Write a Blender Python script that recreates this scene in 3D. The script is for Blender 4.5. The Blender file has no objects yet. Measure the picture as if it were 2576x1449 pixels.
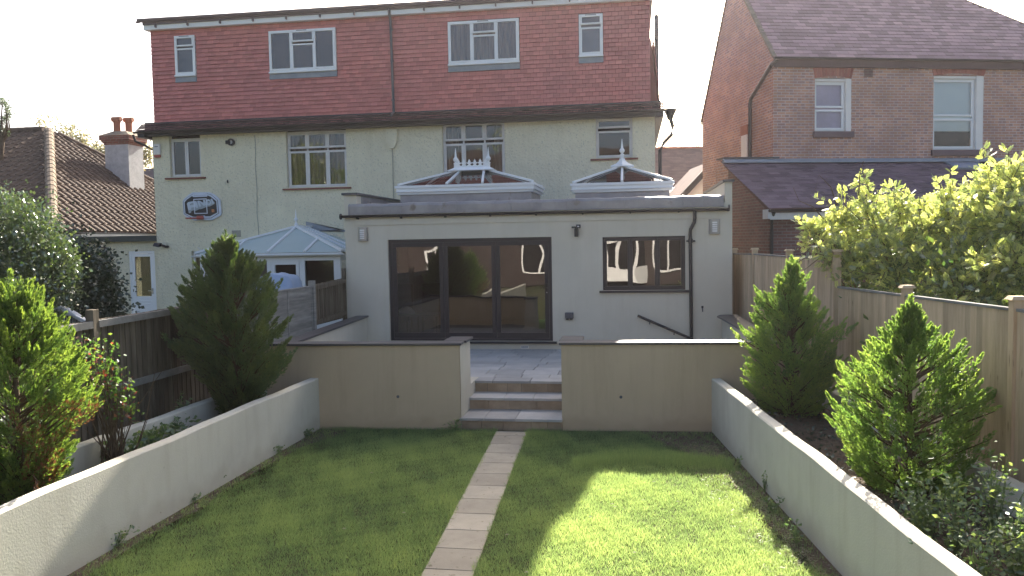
import bpy, math, random
import numpy as np
from mathutils import Vector, Matrix
random.seed(7); rng = np.random.default_rng(11)
SC = bpy.context.scene; COL = SC.collection
rad = math.radians
# ------------------------------------------------------------------ camera
FPX, CAMH = 2000.0, 2.75
YAW, PIT, ROL = rad(8.7), math.atan(120/2000), 0.0175
F0 = np.array([-math.sin(YAW), math.cos(YAW), 0]); LR = np.array([math.cos(YAW), math.sin(YAW), 0]); ZV = np.array([0, 0, 1.0])
CF = math.cos(PIT)*F0 - math.sin(PIT)*ZV; LU = math.sin(PIT)*F0 + math.cos(PIT)*ZV
CR = math.cos(ROL)*LR - math.sin(ROL)*LU; CU = math.sin(ROL)*LR + math.cos(ROL)*LU
O = np.array([0, 0, CAMH])
cd = bpy.data.cameras.new('camera'); cam = bpy.data.objects.new('camera', cd); COL.objects.link(cam)
cd.sensor_width = 36; cd.lens = 36*FPX/2576; cd.clip_end = 2000; cd.clip_start = .05
M = Matrix.Identity(4)
for i in range(3):
    M[i][0] = CR[i]; M[i][1] = CU[i]; M[i][2] = -CF[i]; M[i][3] = O[i]
cam.matrix_world = M; SC.camera = cam
# survey helpers: sight lines of the photograph met with real planes of the place
def ray(x, y): return CF + CR*(x-1288)/FPX - CU*(y-724.5)/FPX
def yp(x, y, Y): d = ray(x, y); return O + d*(Y/d[1])
def gp(x, y, z=0): d = ray(x, y); return O + d*((z-CAMH)/d[2])
def C(xc, d, z=0): return LR*xc + F0*d + ZV*z
# ------------------------------------------------------------------ light
SUN_EL, SUN_AZ = rad(31.0), rad(5.4)
w = bpy.data.worlds.new('World'); SC.world = w; w.use_nodes = True
nt = w.node_tree; sky = nt.nodes.new('ShaderNodeTexSky'); sky.sky_type = 'NISHITA'; sky.sun_disc = False
sky.sun_elevation = SUN_EL; sky.sun_rotation = SUN_AZ; sky.dust_density = 5.0; sky.air_density = .8; sky.ozone_density = .4
nt.links.new(sky.outputs[0], nt.nodes['Background'].inputs[0]); nt.nodes['Background'].inputs[1].default_value = .095
sl = bpy.data.lights.new('sun', 'SUN'); sl.energy = 5.0; sl.angle = rad(.53); sl.color = (1, .93, .82)
so = bpy.data.objects.new('sun', sl); COL.objects.link(so)
so.rotation_euler = (rad(90)-SUN_EL, 0, math.pi-SUN_AZ); so.location = (2, 20, 25)
SC.view_settings.view_transform = 'Standard'; SC.view_settings.look = 'None'; SC.view_settings.exposure = 1.86; SC.view_settings.gamma = 1
SC.cycles.max_bounces = 8; SC.cycles.transparent_max_bounces = 12
# ------------------------------------------------------------------ materials
def N(nt, t, **k):
    n = nt.nodes.new(t)
    for a, b in k.items(): setattr(n, a, b)
    return n
def mat(name, col, rough=.8, spec=.3, metal=0, col2=None, cs=2.0, bs=30, bump=.0, rnd=0, bd=.01, speck=None, stretch=None, detail=4, stain=0, splash=.1):
    m = bpy.data.materials.new(name); m.use_nodes = True; nt = m.node_tree; L = nt.links.new; b = nt.nodes['Principled BSDF']
    b.inputs['Roughness'].default_value = rough; b.inputs['Specular IOR Level'].default_value = spec; b.inputs['Metallic'].default_value = metal
    tc = N(nt, 'ShaderNodeTexCoord'); vec = tc.outputs['Object']
    if stretch:
        mp = N(nt, 'ShaderNodeMapping'); mp.inputs['Scale'].default_value = stretch; L(vec, mp.inputs[0]); vec = mp.outputs[0]
    c2 = col2 or tuple(c*.8 for c in col)
    n1 = N(nt, 'ShaderNodeTexNoise'); n1.inputs['Scale'].default_value = cs; n1.inputs['Detail'].default_value = 6; n1.inputs['Roughness'].default_value = .65; L(vec, n1.inputs['Vector'])
    r = N(nt, 'ShaderNodeValToRGB'); r.color_ramp.elements[0].position = .35; r.color_ramp.elements[1].position = .65
    r.color_ramp.elements[0].color = (*col, 1); r.color_ramp.elements[1].color = (*c2, 1); L(n1.outputs['Fac'], r.inputs[0]); out = r.outputs[0]
    if speck:
        n3 = N(nt, 'ShaderNodeTexNoise'); n3.inputs['Scale'].default_value = speck[0]; n3.inputs['Detail'].default_value = 3; L(vec, n3.inputs['Vector'])
        r3 = N(nt, 'ShaderNodeValToRGB'); r3.color_ramp.elements[0].position = speck[2]; r3.color_ramp.elements[1].position = speck[2]+.08
        L(n3.outputs['Fac'], r3.inputs[0]); mx = N(nt, 'ShaderNodeMixRGB'); L(r3.outputs[0], mx.inputs[0]); L(out, mx.inputs[1]); mx.inputs[2].default_value = (*speck[1], 1); out = mx.outputs[0]
    if stain:
        mp2 = N(nt, 'ShaderNodeMapping'); mp2.inputs['Scale'].default_value = (3.2, 3.2, .28); L(tc.outputs['Object'], mp2.inputs[0]); n5 = N(nt, 'ShaderNodeTexNoise'); n5.inputs['Scale'].default_value = 1.6; n5.inputs['Detail'].default_value = 7; n5.inputs['Roughness'].default_value = .7; L(mp2.outputs[0], n5.inputs['Vector'])
        r5 = N(nt, 'ShaderNodeValToRGB'); r5.color_ramp.elements[0].position = .50; r5.color_ramp.elements[1].position = .72; r5.color_ramp.elements[1].color = (stain, stain, stain, 1); L(n5.outputs['Fac'], r5.inputs[0])
        sp = N(nt, 'ShaderNodeSeparateXYZ'); ge = N(nt, 'ShaderNodeNewGeometry'); L(ge.outputs['Position'], sp.inputs[0]); n6 = N(nt, 'ShaderNodeTexNoise'); n6.inputs['Scale'].default_value = 4; n6.inputs['Detail'].default_value = 6; L(tc.outputs['Object'], n6.inputs['Vector'])
        a6 = N(nt, 'ShaderNodeMath', operation='MULTIPLY_ADD'); L(n6.outputs['Fac'], a6.inputs[0]); a6.inputs[1].default_value = -.45; L(sp.outputs[2], a6.inputs[2]); m6 = N(nt, 'ShaderNodeMapRange'); L(a6.outputs[0], m6.inputs[0]); m6.inputs[1].default_value = splash-.26; m6.inputs[2].default_value = splash-.06; m6.inputs[3].default_value = stain*1.3; m6.inputs[4].default_value = 0
        mxx = N(nt, 'ShaderNodeMath', operation='MAXIMUM'); L(r5.outputs[0], mxx.inputs[0]); L(m6.outputs[0], mxx.inputs[1]); m7 = N(nt, 'ShaderNodeMixRGB'); m7.blend_type = 'MULTIPLY'; L(mxx.outputs[0], m7.inputs[0]); L(out, m7.inputs[1]); m7.inputs[2].default_value = (.58, .51, .42, 1); out = m7.outputs[0]
    if rnd:
        at = N(nt, 'ShaderNodeAttribute', attribute_name='rnd'); mr = N(nt, 'ShaderNodeMapRange'); L(at.outputs['Fac'], mr.inputs[0]); mr.inputs[3].default_value = 1-rnd; mr.inputs[4].default_value = 1+rnd
        hs = N(nt, 'ShaderNodeHueSaturation'); L(mr.outputs[0], hs.inputs['Value']); L(out, hs.inputs['Color']); out = hs.outputs[0]
    L(out, b.inputs['Base Color'])
    if bump:
        n2 = N(nt, 'ShaderNodeTexNoise'); n2.inputs['Scale'].default_value = bs; n2.inputs['Detail'].default_value = detail; L(vec, n2.inputs['Vector'])
        bp = N(nt, 'ShaderNodeBump'); bp.inputs['Strength'].default_value = bump; bp.inputs['Distance'].default_value = bd; L(n2.outputs['Fac'], bp.inputs['Height']); L(bp.outputs[0], b.inputs['Normal'])
    return m
def brickmat(name, c1, c2, mortar, w=.225, h=.075, ms=.01, bump=.6, off=.5, rough=.85, c3=None, use='xy'):
    m = bpy.data.materials.new(name); m.use_nodes = True; nt = m.node_tree; L = nt.links.new; b = nt.nodes['Principled BSDF']; b.inputs['Roughness'].default_value = rough; b.inputs['Specular IOR Level'].default_value = .25
    tc = N(nt, 'ShaderNodeTexCoord'); s = N(nt, 'ShaderNodeSeparateXYZ'); L(tc.outputs['Object'], s.inputs[0])
    a = N(nt, 'ShaderNodeMath', operation='ADD'); L(s.outputs[0], a.inputs[0]); L(s.outputs[1], a.inputs[1])
    cb = N(nt, 'ShaderNodeCombineXYZ')
    if use == 'floor': L(s.outputs[0], cb.inputs[0]); L(s.outputs[1], cb.inputs[1])
    else: L(a.outputs[0], cb.inputs[0]); L(s.outputs[2], cb.inputs[1])
    t = N(nt, 'ShaderNodeTexBrick'); L(cb.outputs[0], t.inputs['Vector']); t.offset = off
    t.inputs['Scale'].default_value = 1; t.inputs['Brick Width'].default_value = w; t.inputs['Row Height'].default_value = h; t.inputs['Mortar Size'].default_value = ms; t.inputs['Mortar Smooth'].default_value = .1; t.inputs['Bias'].default_value = 0
    t.inputs['Color1'].default_value = (*c1, 1); t.inputs['Color2'].default_value = (*c2, 1); t.inputs['Mortar'].default_value = (*mortar, 1)
    n = N(nt, 'ShaderNodeTexNoise'); n.inputs['Scale'].default_value = 1.3; n.inputs['Detail'].default_value = 8; L(cb.outputs[0], n.inputs['Vector'])
    mr = N(nt, 'ShaderNodeMapRange'); L(n.outputs['Fac'], mr.inputs[0]); mr.inputs[1].default_value = .3; mr.inputs[2].default_value = .7; mr.inputs[3].default_value = .72; mr.inputs[4].default_value = 1.15
    hs = N(nt, 'ShaderNodeHueSaturation'); L(mr.outputs[0], hs.inputs['Value']); L(t.outputs['Color'], hs.inputs['Color']); out = hs.outputs[0]
    if c3:
        n4 = N(nt, 'ShaderNodeTexWhiteNoise'); sc = N(nt, 'ShaderNodeVectorMath', operation='SNAP'); L(cb.outputs[0], sc.inputs[0]); sc.inputs[1].default_value = (w/2, h, 1); L(sc.outputs[0], n4.inputs['Vector'])
        g = N(nt, 'ShaderNodeMath', operation='GREATER_THAN'); L(n4.outputs['Value'], g.inputs[0]); g.inputs[1].default_value = .74
        g2 = N(nt, 'ShaderNodeMath', operation='MULTIPLY'); inv = N(nt, 'ShaderNodeMath', operation='SUBTRACT'); inv.inputs[0].default_value = 1; L(t.outputs['Fac'], inv.inputs[1]); L(g.outputs[0], g2.inputs[0]); L(inv.outputs[0], g2.inputs[1])
        mx = N(nt, 'ShaderNodeMixRGB'); L(g2.outputs[0], mx.inputs[0]); L(out, mx.inputs[1]); mx.inputs[2].default_value = (*c3, 1); out = mx.outputs[0]
    L(out, b.inputs['Base Color'])
    bp = N(nt, 'ShaderNodeBump'); bp.invert = True; bp.inputs['Strength'].default_value = bump; bp.inputs['Distance'].default_value = .01; L(t.outputs['Fac'], bp.inputs['Height'])
    n2 = N(nt, 'ShaderNodeTexNoise'); n2.inputs['Scale'].default_value = 60; L(tc.outputs['Object'], n2.inputs['Vector']); b2 = N(nt, 'ShaderNodeBump'); b2.inputs['Strength'].default_value = .3; b2.inputs['Distance'].default_value = .004
    L(n2.outputs['Fac'], b2.inputs['Height']); L(bp.outputs[0], b2.inputs['Normal']); L(b2.outputs[0], b.inputs['Normal'])
    return m
def glassmat(name, tint=(.4, .42, .42), ior=2.2, wave=.0, wscale=1.0, rough=0.0, refl=(1, 1, 1)):
    m = bpy.data.materials.new(name); m.use_nodes = True; nt = m.node_tree; nt.nodes.clear(); L = nt.links.new
    o = N(nt, 'ShaderNodeOutputMaterial'); mx = N(nt, 'ShaderNodeMixShader'); tr = N(nt, 'ShaderNodeBsdfTransparent'); tr.inputs[0].default_value = (*tint, 1)
    gl = N(nt, 'ShaderNodeBsdfGlossy'); gl.inputs['Roughness'].default_value = rough; gl.inputs[0].default_value = (*refl, 1); fr = N(nt, 'ShaderNodeFresnel'); fr.inputs[0].default_value = ior
    L(fr.outputs[0], mx.inputs[0]); L(tr.outputs[0], mx.inputs[1]); L(gl.outputs[0], mx.inputs[2]); L(mx.outputs[0], o.inputs[0])
    if wave:
        tc = N(nt, 'ShaderNodeTexCoord'); n = N(nt, 'ShaderNodeTexNoise'); n.inputs['Scale'].default_value = wscale; n.inputs['Detail'].default_value = 1; L(tc.outputs['Object'], n.inputs['Vector'])
        bp = N(nt, 'ShaderNodeBump'); bp.inputs['Strength'].default_value = 1; bp.inputs['Distance'].default_value = wave; L(n.outputs['Fac'], bp.inputs['Height']); L(bp.outputs[0], gl.inputs['Normal'])
    return m
def leafmat(name, col, trans=(.3, .5, .05), tw=.4, var=.35, rough=.5, hue=.03, spec=.12):
    m = bpy.data.materials.new(name); m.use_nodes = True; nt = m.node_tree; nt.nodes.clear(); L = nt.links.new
    o = N(nt, 'ShaderNodeOutputMaterial'); at = N(nt, 'ShaderNodeAttribute', attribute_name='rnd')
    def vary(c):
        mr = N(nt, 'ShaderNodeMapRange'); L(at.outputs['Fac'], mr.inputs[0]); mr.inputs[3].default_value = 1-var; mr.inputs[4].default_value = 1+var
        m2 = N(nt, 'ShaderNodeMapRange'); L(at.outputs['Fac'], m2.inputs[0]); m2.inputs[3].default_value = .5+hue; m2.inputs[4].default_value = .5-hue
        hs = N(nt, 'ShaderNodeHueSaturation'); hs.inputs['Color'].default_value = (*c, 1); L(mr.outputs[0], hs.inputs['Value']); L(m2.outputs[0], hs.inputs['Hue']); return hs.outputs[0]
    d = N(nt, 'ShaderNodeBsdfDiffuse'); L(vary(col), d.inputs[0]); t = N(nt, 'ShaderNodeBsdfTranslucent'); L(vary(trans), t.inputs[0])
    mx = N(nt, 'ShaderNodeMixShader'); mx.inputs[0].default_value = tw; L(d.outputs[0], mx.inputs[1]); L(t.outputs[0], mx.inputs[2])
    g = N(nt, 'ShaderNodeBsdfGlossy'); g.inputs['Roughness'].default_value = rough; g.inputs[0].default_value = (.8, .85, .8, 1); m3 = N(nt, 'ShaderNodeMixShader'); m3.inputs[0].default_value = spec
    L(mx.outputs[0], m3.inputs[1]); L(g.outputs[0], m3.inputs[2]); L(m3.outputs[0], o.inputs[0])
    return m
MT = {}
MT['ext'] = mat('smooth_render', (.63, .585, .48), .9, .15, col2=(.58, .54, .44), cs=.8, bs=120, bump=.25, bd=.004, stain=.13, splash=.62)
MT['tan'] = mat('tan_render', (.57, .455, .31), .9, .15, col2=(.52, .415, .285), cs=1.1, bs=90, bump=.3, bd=.004, stain=.22, splash=.10)
MT['cream'] = mat('cream_render', (.63, .60, .50), .9, .15, col2=(.57, .54, .45), cs=1.4, bs=60, bump=.35, bd=.006, stain=.24, splash=.10, speck=(9, (.42, .38, .30), .72))
MT['rough'] = mat('roughcast', (.74, .70, .53), .95, .1, col2=(.66, .62, .47), cs=.9, bs=18, bump=1, bd=.04, speck=(24, (.50, .49, .39), .60), detail=6, stain=.14, splash=.5)
MT['tilered'] = mat('red_clay_tile', (.58, .205, .18), .8, .25, col2=(.50, .185, .175), cs=.5, bs=80, bump=.3, bd=.004, rnd=.13)
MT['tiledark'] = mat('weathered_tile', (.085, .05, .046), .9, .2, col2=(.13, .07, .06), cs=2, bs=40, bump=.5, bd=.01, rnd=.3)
MT['slate'] = mat('slate', (.32, .20, .21), .65, .35, col2=(.39, .25, .25), cs=.6, bs=60, bump=.3, bd=.004, rnd=.3)
MT['slate2'] = mat('dark_slate', (.11, .08, .11), .65, .3, col2=(.15, .105, .14), cs=.8, bs=60, bump=.3, bd=.004, rnd=.3)  # same slate finish in a darker, purpler colour
MT['roman'] = mat('concrete_tile', (.085, .06, .045), .85, .3, col2=(.13, .09, .065), cs=3, bs=50, bump=.6, bd=.008, speck=(14, (.28, .25, .18), .68))
MT['mortar'] = mat('ridge_mortar', (.30, .24, .18), .95, .1, col2=(.16, .13, .10), cs=5, bs=40, bump=.8, bd=.01)
MT['upvc'] = mat('white_upvc', (.80, .82, .82), .35, .45, col2=(.76, .78, .79), cs=1)
MT['oldwhite'] = mat('weathered_white', (.68, .67, .66), .5, .3, col2=(.60, .59, .58), cs=3)
MT['anthra'] = mat('anthracite_metal', (.028, .025, .029), .42, .4, col2=(.025, .022, .026), cs=1)
MT['black'] = mat('black_plastic', (.022, .02, .022), .45, .4)
MT['greyp'] = mat('grey_plastic', (.10, .10, .11), .5, .4)
MT['lead'] = mat('lead_sheet', (.25, .24, .25), .5, .5, col2=(.36, .34, .34), cs=2.2, bs=5, bump=.3, bd=.02, metal=.3, speck=(3, (.20, .17, .15), .62))
MT['leadblue'] = mat('lead_flashing', (.21, .24, .28), .6, .4, col2=(.27, .30, .33), cs=4)
MT['slatecap'] = mat('slate_coping', (.055, .055, .062), .38, .5, col2=(.075, .072, .08), cs=3, bs=40, bump=.15, bd=.003)
MT['terr'] = mat('terracotta', (.42, .17, .09), .8, .3, col2=(.32, .12, .07), cs=4, bs=40, bump=.4)
MT['stackr'] = mat('stack_render', (.36, .375, .39), .95, .1, col2=(.46, .475, .49), cs=6, bs=30, bump=.9, bd=.02)
MT['steel'] = mat('brushed_steel', (.4, .4, .42), .3, .5, metal=1)
MT['frost'] = mat('frosted_lens', (.75, .77, .8), .4, .4)
MT['fencenew'] = mat('pale_fence_timber', (.60, .46, .31), .85, .2, col2=(.48, .355, .23), cs=3, bs=14, bump=.5, bd=.006, rnd=.16, stretch=(6, 6, .7), speck=(5, (.13, .075, .04), .68))
MT['fenceold'] = mat('dark_fence_timber', (.10, .082, .058), .9, .15, col2=(.18, .15, .11), cs=3, bs=14, bump=.6, bd=.006, rnd=.25, stretch=(5, 5, .5))
MT['fencegrey'] = mat('grey_fence_timber', (.22, .215, .20), .9, .15, col2=(.32, .31, .28), cs=4, bs=20, bump=.5, bd=.006, rnd=.15, stretch=(.6, .6, 6))
MT['rail'] = mat('weathered_rail', (.27, .265, .25), .9, .15, col2=(.19, .185, .17), cs=5, bs=20, bump=.5, bd=.004)
MT['bark'] = mat('bark', (.10, .07, .045), .95, .1, col2=(.16, .12, .08), cs=9, bs=30, bump=.8, bd=.01)
MT['soil'] = mat('soil', (.10, .075, .055), .95, .1, col2=(.16, .125, .09), cs=12, bs=45, bump=1, bd=.04, speck=(60, (.30, .26, .20), .64))
MT['lawn'] = mat('lawn_ground', (.07, .09, .035), .95, .1, col2=(.11, .105, .05), cs=8, bs=60, bump=.8, bd=.03)
MT['ground'] = mat('ground', (.06, .075, .03), .95, .1, col2=(.10, .09, .06), cs=.5, bs=10, bump=.5)
MT['paver'] = mat('path_slab', (.45, .395, .30), .9, .2, col2=(.37, .325, .25), cs=3.5, bs=70, bump=.4, bd=.004, rnd=.16, speck=(16, (.22, .2, .13), .66))
MT['riser'] = mat('step_riser_block', (.30, .22, .15), .9, .2, col2=(.42, .32, .22), cs=4, bs=60, bump=.4, bd=.005, rnd=.14)
MT['stone'] = mat('patio_stone', (.46, .44, .41), .75, .35, col2=(.37, .36, .34), cs=2.5, bs=40, bump=.35, bd=.004, rnd=.16)
MT['joint'] = mat('pointing', (.13, .12, .11), .95, .1)
MT['brickN'] = brickmat('stock_brick', (.50, .28, .19), (.42, .22, .175), (.52, .41, .37), c3=(.33, .19, .17))
MT['bricklow'] = brickmat('dark_brick', (.20, .095, .08), (.13, .07, .065), (.20, .16, .14))
MT['brickred'] = brickmat('red_arch_brick', (.42, .13, .08), (.34, .10, .07), (.40, .33, .30), w=.075, h=.4, off=0)
MT['brickC'] = brickmat('corbel_brick', (.28, .10, .075), (.22, .085, .065), (.24, .18, .15))
MT['brickB'] = brickmat('rear_brick', (.052, .034, .03), (.04, .028, .025), (.07, .06, .055))
MT['glassdoor'] = glassmat('door_glass', (.42, .43, .44), 2.1, .007, 1.1)
MT['glasswin'] = glassmat('window_glass', (.50, .52, .53), 1.7, .004, 1.5)
MT['glassclear'] = glassmat('clear_glass', (.85, .87, .88), 1.6, .003, 1.5)
MT['glasslan'] = glassmat('lantern_glass', (.5, .55, .6), 1.9, .0, rough=.02)
MT['polyc'] = mat('conservatory_glazing', (.50, .58, .56), .3, .5, col2=(.45, .54, .52), cs=1.5)
MT['dark'] = mat('dark_interior', (.02, .018, .018), .9, .1)
MT['room'] = mat('room_wall', (.10, .105, .12), .9, .1)
MT['obsc'] = mat('obscured_glass', (.40, .42, .50), .12, .6, col2=(.36, .38, .46), cs=3)
MT['blind'] = mat('window_blind', (.78, .88, .92), .5, .4, col2=(.74, .84, .88), cs=2)
MT['curtain'] = mat('curtain_cloth', (.38, .33, .29), .9, .1, col2=(.20, .17, .15), cs=2.5, stretch=(5, 5, .3))
MT['blue'] = mat('blue_tarpaulin', (.30, .38, .52), .6, .3, col2=(.36, .44, .56), cs=4, bs=12, bump=.3, bd=.02)
MT['red'] = mat('red_metal', (.45, .10, .08), .5, .4)
MT['bbwhite'] = mat('backboard_white', (.62, .68, .78), .5, .3)
MT['bbblack'] = mat('backboard_black', (.03, .028, .03), .5, .3)
MT['bbgrey'] = mat('backboard_lettering', (.52, .60, .68), .6, .3)
MT['bbgrey2'] = mat('backboard_lettering_side', (.34, .40, .44), .6, .3)
MT['orange'] = mat('orange_sticker', (.60, .24, .10), .5, .3)
MT['guttergrey'] = mat('grey_gutter', (.15, .12, .135), .5, .4)
MT['silver'] = mat('silver_tube', (.55, .58, .62), .4, .5, metal=.2)
MT['cable'] = mat('grey_cable', (.40, .40, .33), .8, .2)
MT['sillred'] = mat('red_sill_tile', (.24, .09, .07), .8, .2, col2=(.17, .075, .06), cs=6)
MT['plaster'] = mat('white_plaster', (.78, .76, .73), .8, .2, col2=(.74, .72, .69), cs=2)
MT['bag'] = mat('white_bag', (.6, .62, .65), .5, .3)
# leaves
MT['lcon'] = leafmat('cypress_foliage', (.095, .13, .04), (.17, .28, .04), .35, .35)
MT['lcony'] = leafmat('golden_cypress_foliage', (.11, .18, .035), (.32, .50, .06), .42, .4)
MT['lcong'] = leafmat('green_cypress_foliage', (.085, .15, .035), (.38, .60, .09), .50, .40)
MT['lwis'] = leafmat('climber_foliage', (.075, .115, .04), (.78, .88, .22), .48, .6, rough=.35, spec=.16)
MT['lhedge'] = leafmat('hedge_foliage', (.055, .08, .03), (.16, .25, .05), .25, .4, rough=.28, spec=.2)
MT['livy'] = leafmat('ivy_foliage', (.035, .05, .024), (.04, .07, .02), .2, .4, rough=.35, spec=.1)
MT['lrose'] = leafmat('rose_foliage', (.09, .14, .03), (.2, .36, .05), .45, .35, spec=.04)
MT['lred'] = leafmat('young_red_foliage', (.26, .07, .03), (.45, .12, .04), .45, .3)
MT['laut'] = leafmat('autumn_foliage', (.10, .10, .04), (.26, .24, .08), .5, .45)
MT['lweed'] = leafmat('weed_foliage', (.09, .14, .05), (.28, .42, .09), .45, .4)
MT['lbrown'] = leafmat('dead_foliage', (.22, .09, .035), (.3, .12, .04), .3, .3)
MT['lgrass'] = leafmat('grass_blades', (.115, .185, .095), (.47, .64, .18), .45, .32, hue=.02, spec=.05)
# ------------------------------------------------------------------ mesh building
class MB:
    def __init__(s, fr=None): s.v = []; s.f = []; s.r = []; s.fr = fr
    def add(s, vs, fs, r=.5):
        k = len(s.v); s.v += [tuple(float(c) for c in p) for p in vs]; s.f += [tuple(k+i for i in f) for f in fs]; s.r += [r]*len(vs); return s
    def box(s, x0, x1, y0, y1, z0, z1, r=.5):
        x0, x1 = sorted((x0, x1)); y0, y1 = sorted((y0, y1)); z0, z1 = sorted((z0, z1))
        return s.add([(x0,y0,z0),(x1,y0,z0),(x1,y1,z0),(x0,y1,z0),(x0,y0,z1),(x1,y0,z1),(x1,y1,z1),(x0,y1,z1)], [(0,3,2,1),(4,5,6,7),(0,1,5,4),(1,2,6,5),(2,3,7,6),(3,0,4,7)], r)
    def hexa(s, P, r=.5):   # 4 bottom points then 4 top points, counter-clockwise
        return s.add(P, [(0,3,2,1),(4,5,6,7),(0,1,5,4),(1,2,6,5),(2,3,7,6),(3,0,4,7)], r)
    def beam(s, a, b, w, h, up=(0, 0, 1), r=.5):
        a = np.array(a, float); b = np.array(b, float); d = b-a; d /= np.linalg.norm(d); sd = np.cross(d, up); sd /= np.linalg.norm(sd); u = np.cross(sd, d)
        q = [(-1,-1),(1,-1),(1,1),(-1,1)]
        P = [a+sd*w/2*i+u*h/2*j for i, j in q]+[b+sd*w/2*i+u*h/2*j for i, j in q]
        return s.add(P, [(0,1,2,3),(7,6,5,4),(0,4,5,1),(1,5,6,2),(2,6,7,3),(3,7,4,0)], r)
    def wallrun(s, a, b, th, z0, z1, side=1):   # upright slab from a to b, thickness to the left (side=1)
        a = np.array(a[:2], float); b = np.array(b[:2], float); d = (b-a)/np.linalg.norm(b-a); n = np.array([-d[1], d[0]])*th*side
        z0 = z0 if isinstance(z0, tuple) else (z0, z0); z1 = z1 if isinstance(z1, tuple) else (z1, z1)
        P = [(a, z0[0]), (b, z0[1]), (b+n, z0[1]), (a+n, z0[0]), (a, z1[0]), (b, z1[1]), (b+n, z1[1]), (a+n, z1[0])]
        if side < 0: P = [P[3], P[2], P[1], P[0], P[7], P[6], P[5], P[4]]
        return s.hexa([(p[0], p[1], z) for p, z in P])
    def tube(s, pts, rr, n=8, cap=True):
        pts = [np.array(p, float) for p in pts]; rr = rr if hasattr(rr, '__len__') else [rr]*len(pts); k = len(s.v); vs = []
        for i, p in enumerate(pts):
            d = pts[min(i+1, len(pts)-1)]-pts[max(i-1, 0)]; d = d/(np.linalg.norm(d)+1e-9)
            a = np.cross(d, (0, 0, 1) if abs(d[2]) < .9 else (1, 0, 0)); a /= np.linalg.norm(a); b = np.cross(d, a)
            vs += [p+rr[i]*(math.cos(2*math.pi*j/n)*a+math.sin(2*math.pi*j/n)*b) for j in range(n)]
        fs = [(i*n+j, i*n+(j+1) % n, (i+1)*n+(j+1) % n, (i+1)*n+j) for i in range(len(pts)-1) for j in range(n)]
        if cap: fs += [tuple(range(n))[::-1], tuple(range((len(pts)-1)*n, len(pts)*n))]
        return s.add(vs, fs)
    def lathe(s, c, prof, n=16):
        vs = [(c[0]+r*math.cos(2*math.pi*j/n), c[1]+r*math.sin(2*math.pi*j/n), c[2]+z) for r, z in prof for j in range(n)]
        fs = [(i*n+j, i*n+(j+1) % n, (i+1)*n+(j+1) % n, (i+1)*n+j) for i in range(len(prof)-1) for j in range(n)]
        return s.add(vs, fs+[tuple(range(n))[::-1], tuple(range((len(prof)-1)*n, len(prof)*n))])
    def prismY(s, poly, y0, y1, r=.5):    # polygon in x,z pushed along y
        n = len(poly); vs = [(x, y0, z) for x, z in poly]+[(x, y1, z) for x, z in poly]
        ar = sum(poly[i][0]*poly[(i+1) % n][1]-poly[(i+1) % n][0]*poly[i][1] for i in range(n))
        fr = tuple(range(n)); bk = tuple(range(n, 2*n))[::-1]; sd = [(i, n+i, n+(i+1) % n, (i+1) % n) for i in range(n)]
        if ar < 0: fr = fr[::-1]; bk = bk[::-1]; sd = [q[::-1] for q in sd]
        return s.add(vs, [fr, bk]+sd, r)
    def prismZ(s, poly, z0, z1, r=.5):
        n = len(poly); vs = [(p[0], p[1], z0) for p in poly]+[(p[0], p[1], z1) for p in poly]
        ar = sum(poly[i][0]*poly[(i+1) % n][1]-poly[(i+1) % n][0]*poly[i][1] for i in range(n))
        lo = tuple(range(n))[::-1]; hi = tuple(range(n, 2*n)); sd = [(i, (i+1) % n, n+(i+1) % n, n+i) for i in range(n)]
        if ar < 0: lo = lo[::-1]; hi = hi[::-1]; sd = [q[::-1] for q in sd]
        return s.add(vs, [lo, hi]+sd, r)
    def wallY(s, x0, x1, z0, z1, y, depth, holes=(), th=.25):   # front face at y looking to -y, openings with reveals
        xs = sorted({x0, x1, *[h[0] for h in holes], *[h[1] for h in holes]}); zs = sorted({z0, z1, *[h[2] for h in holes], *[h[3] for h in holes]})
        inh = lambda x, z: any(h[0] < x < h[1] and h[2] < z < h[3] for h in holes)
        for i in range(len(xs)-1):
            for j in range(len(zs)-1):
                if not inh((xs[i]+xs[i+1])/2, (zs[j]+zs[j+1])/2): s.add([(xs[i],y,zs[j]),(xs[i+1],y,zs[j]),(xs[i+1],y,zs[j+1]),(xs[i],y,zs[j+1])], [(0,1,2,3)])
        for a, b, c, d in holes:
            Y = y+depth; s.add([(a,y,c),(b,y,c),(b,y,d),(a,y,d),(a,Y,c),(b,Y,c),(b,Y,d),(a,Y,d)], [(0,4,5,1),(1,5,6,2),(2,6,7,3),(3,7,4,0)])
        return s
def link(o, parent=None):
    COL.objects.link(o)
    if parent is not None: o.parent = parent
    return o
def finish(mb, name, m, parent=None, org=None, smooth=False, bevel=0, label=None):
    me = bpy.data.meshes.new(name); o = bpy.data.objects.new(name, me)
    og = np.array(org if org is not None else (rootorg(parent) if parent else (0, 0, 0)), float)
    V = np.array(mb.v, float)-og
    me.from_pydata(V.tolist(), [], mb.f); me.materials.append(m)
    at = me.attributes.new('rnd', 'FLOAT', 'POINT'); at.data.foreach_set('value', np.array(mb.r, np.float32))
    if smooth: me.polygons.foreach_set('use_smooth', [True]*len(me.polygons))
    link(o, parent)
    if parent is None: o.location = og
    if bevel:
        b = o.modifiers.new('bevel', 'BEVEL'); b.width = bevel; b.segments = 2; b.limit_method = 'ANGLE'
    if label: o['label'] = label
    return o
ORG = {}
def rootorg(o):
    while o is not None:
        if o.name in ORG: return ORG[o.name]
        if o.parent is None: return tuple(o.location)
        o = o.parent
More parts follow.
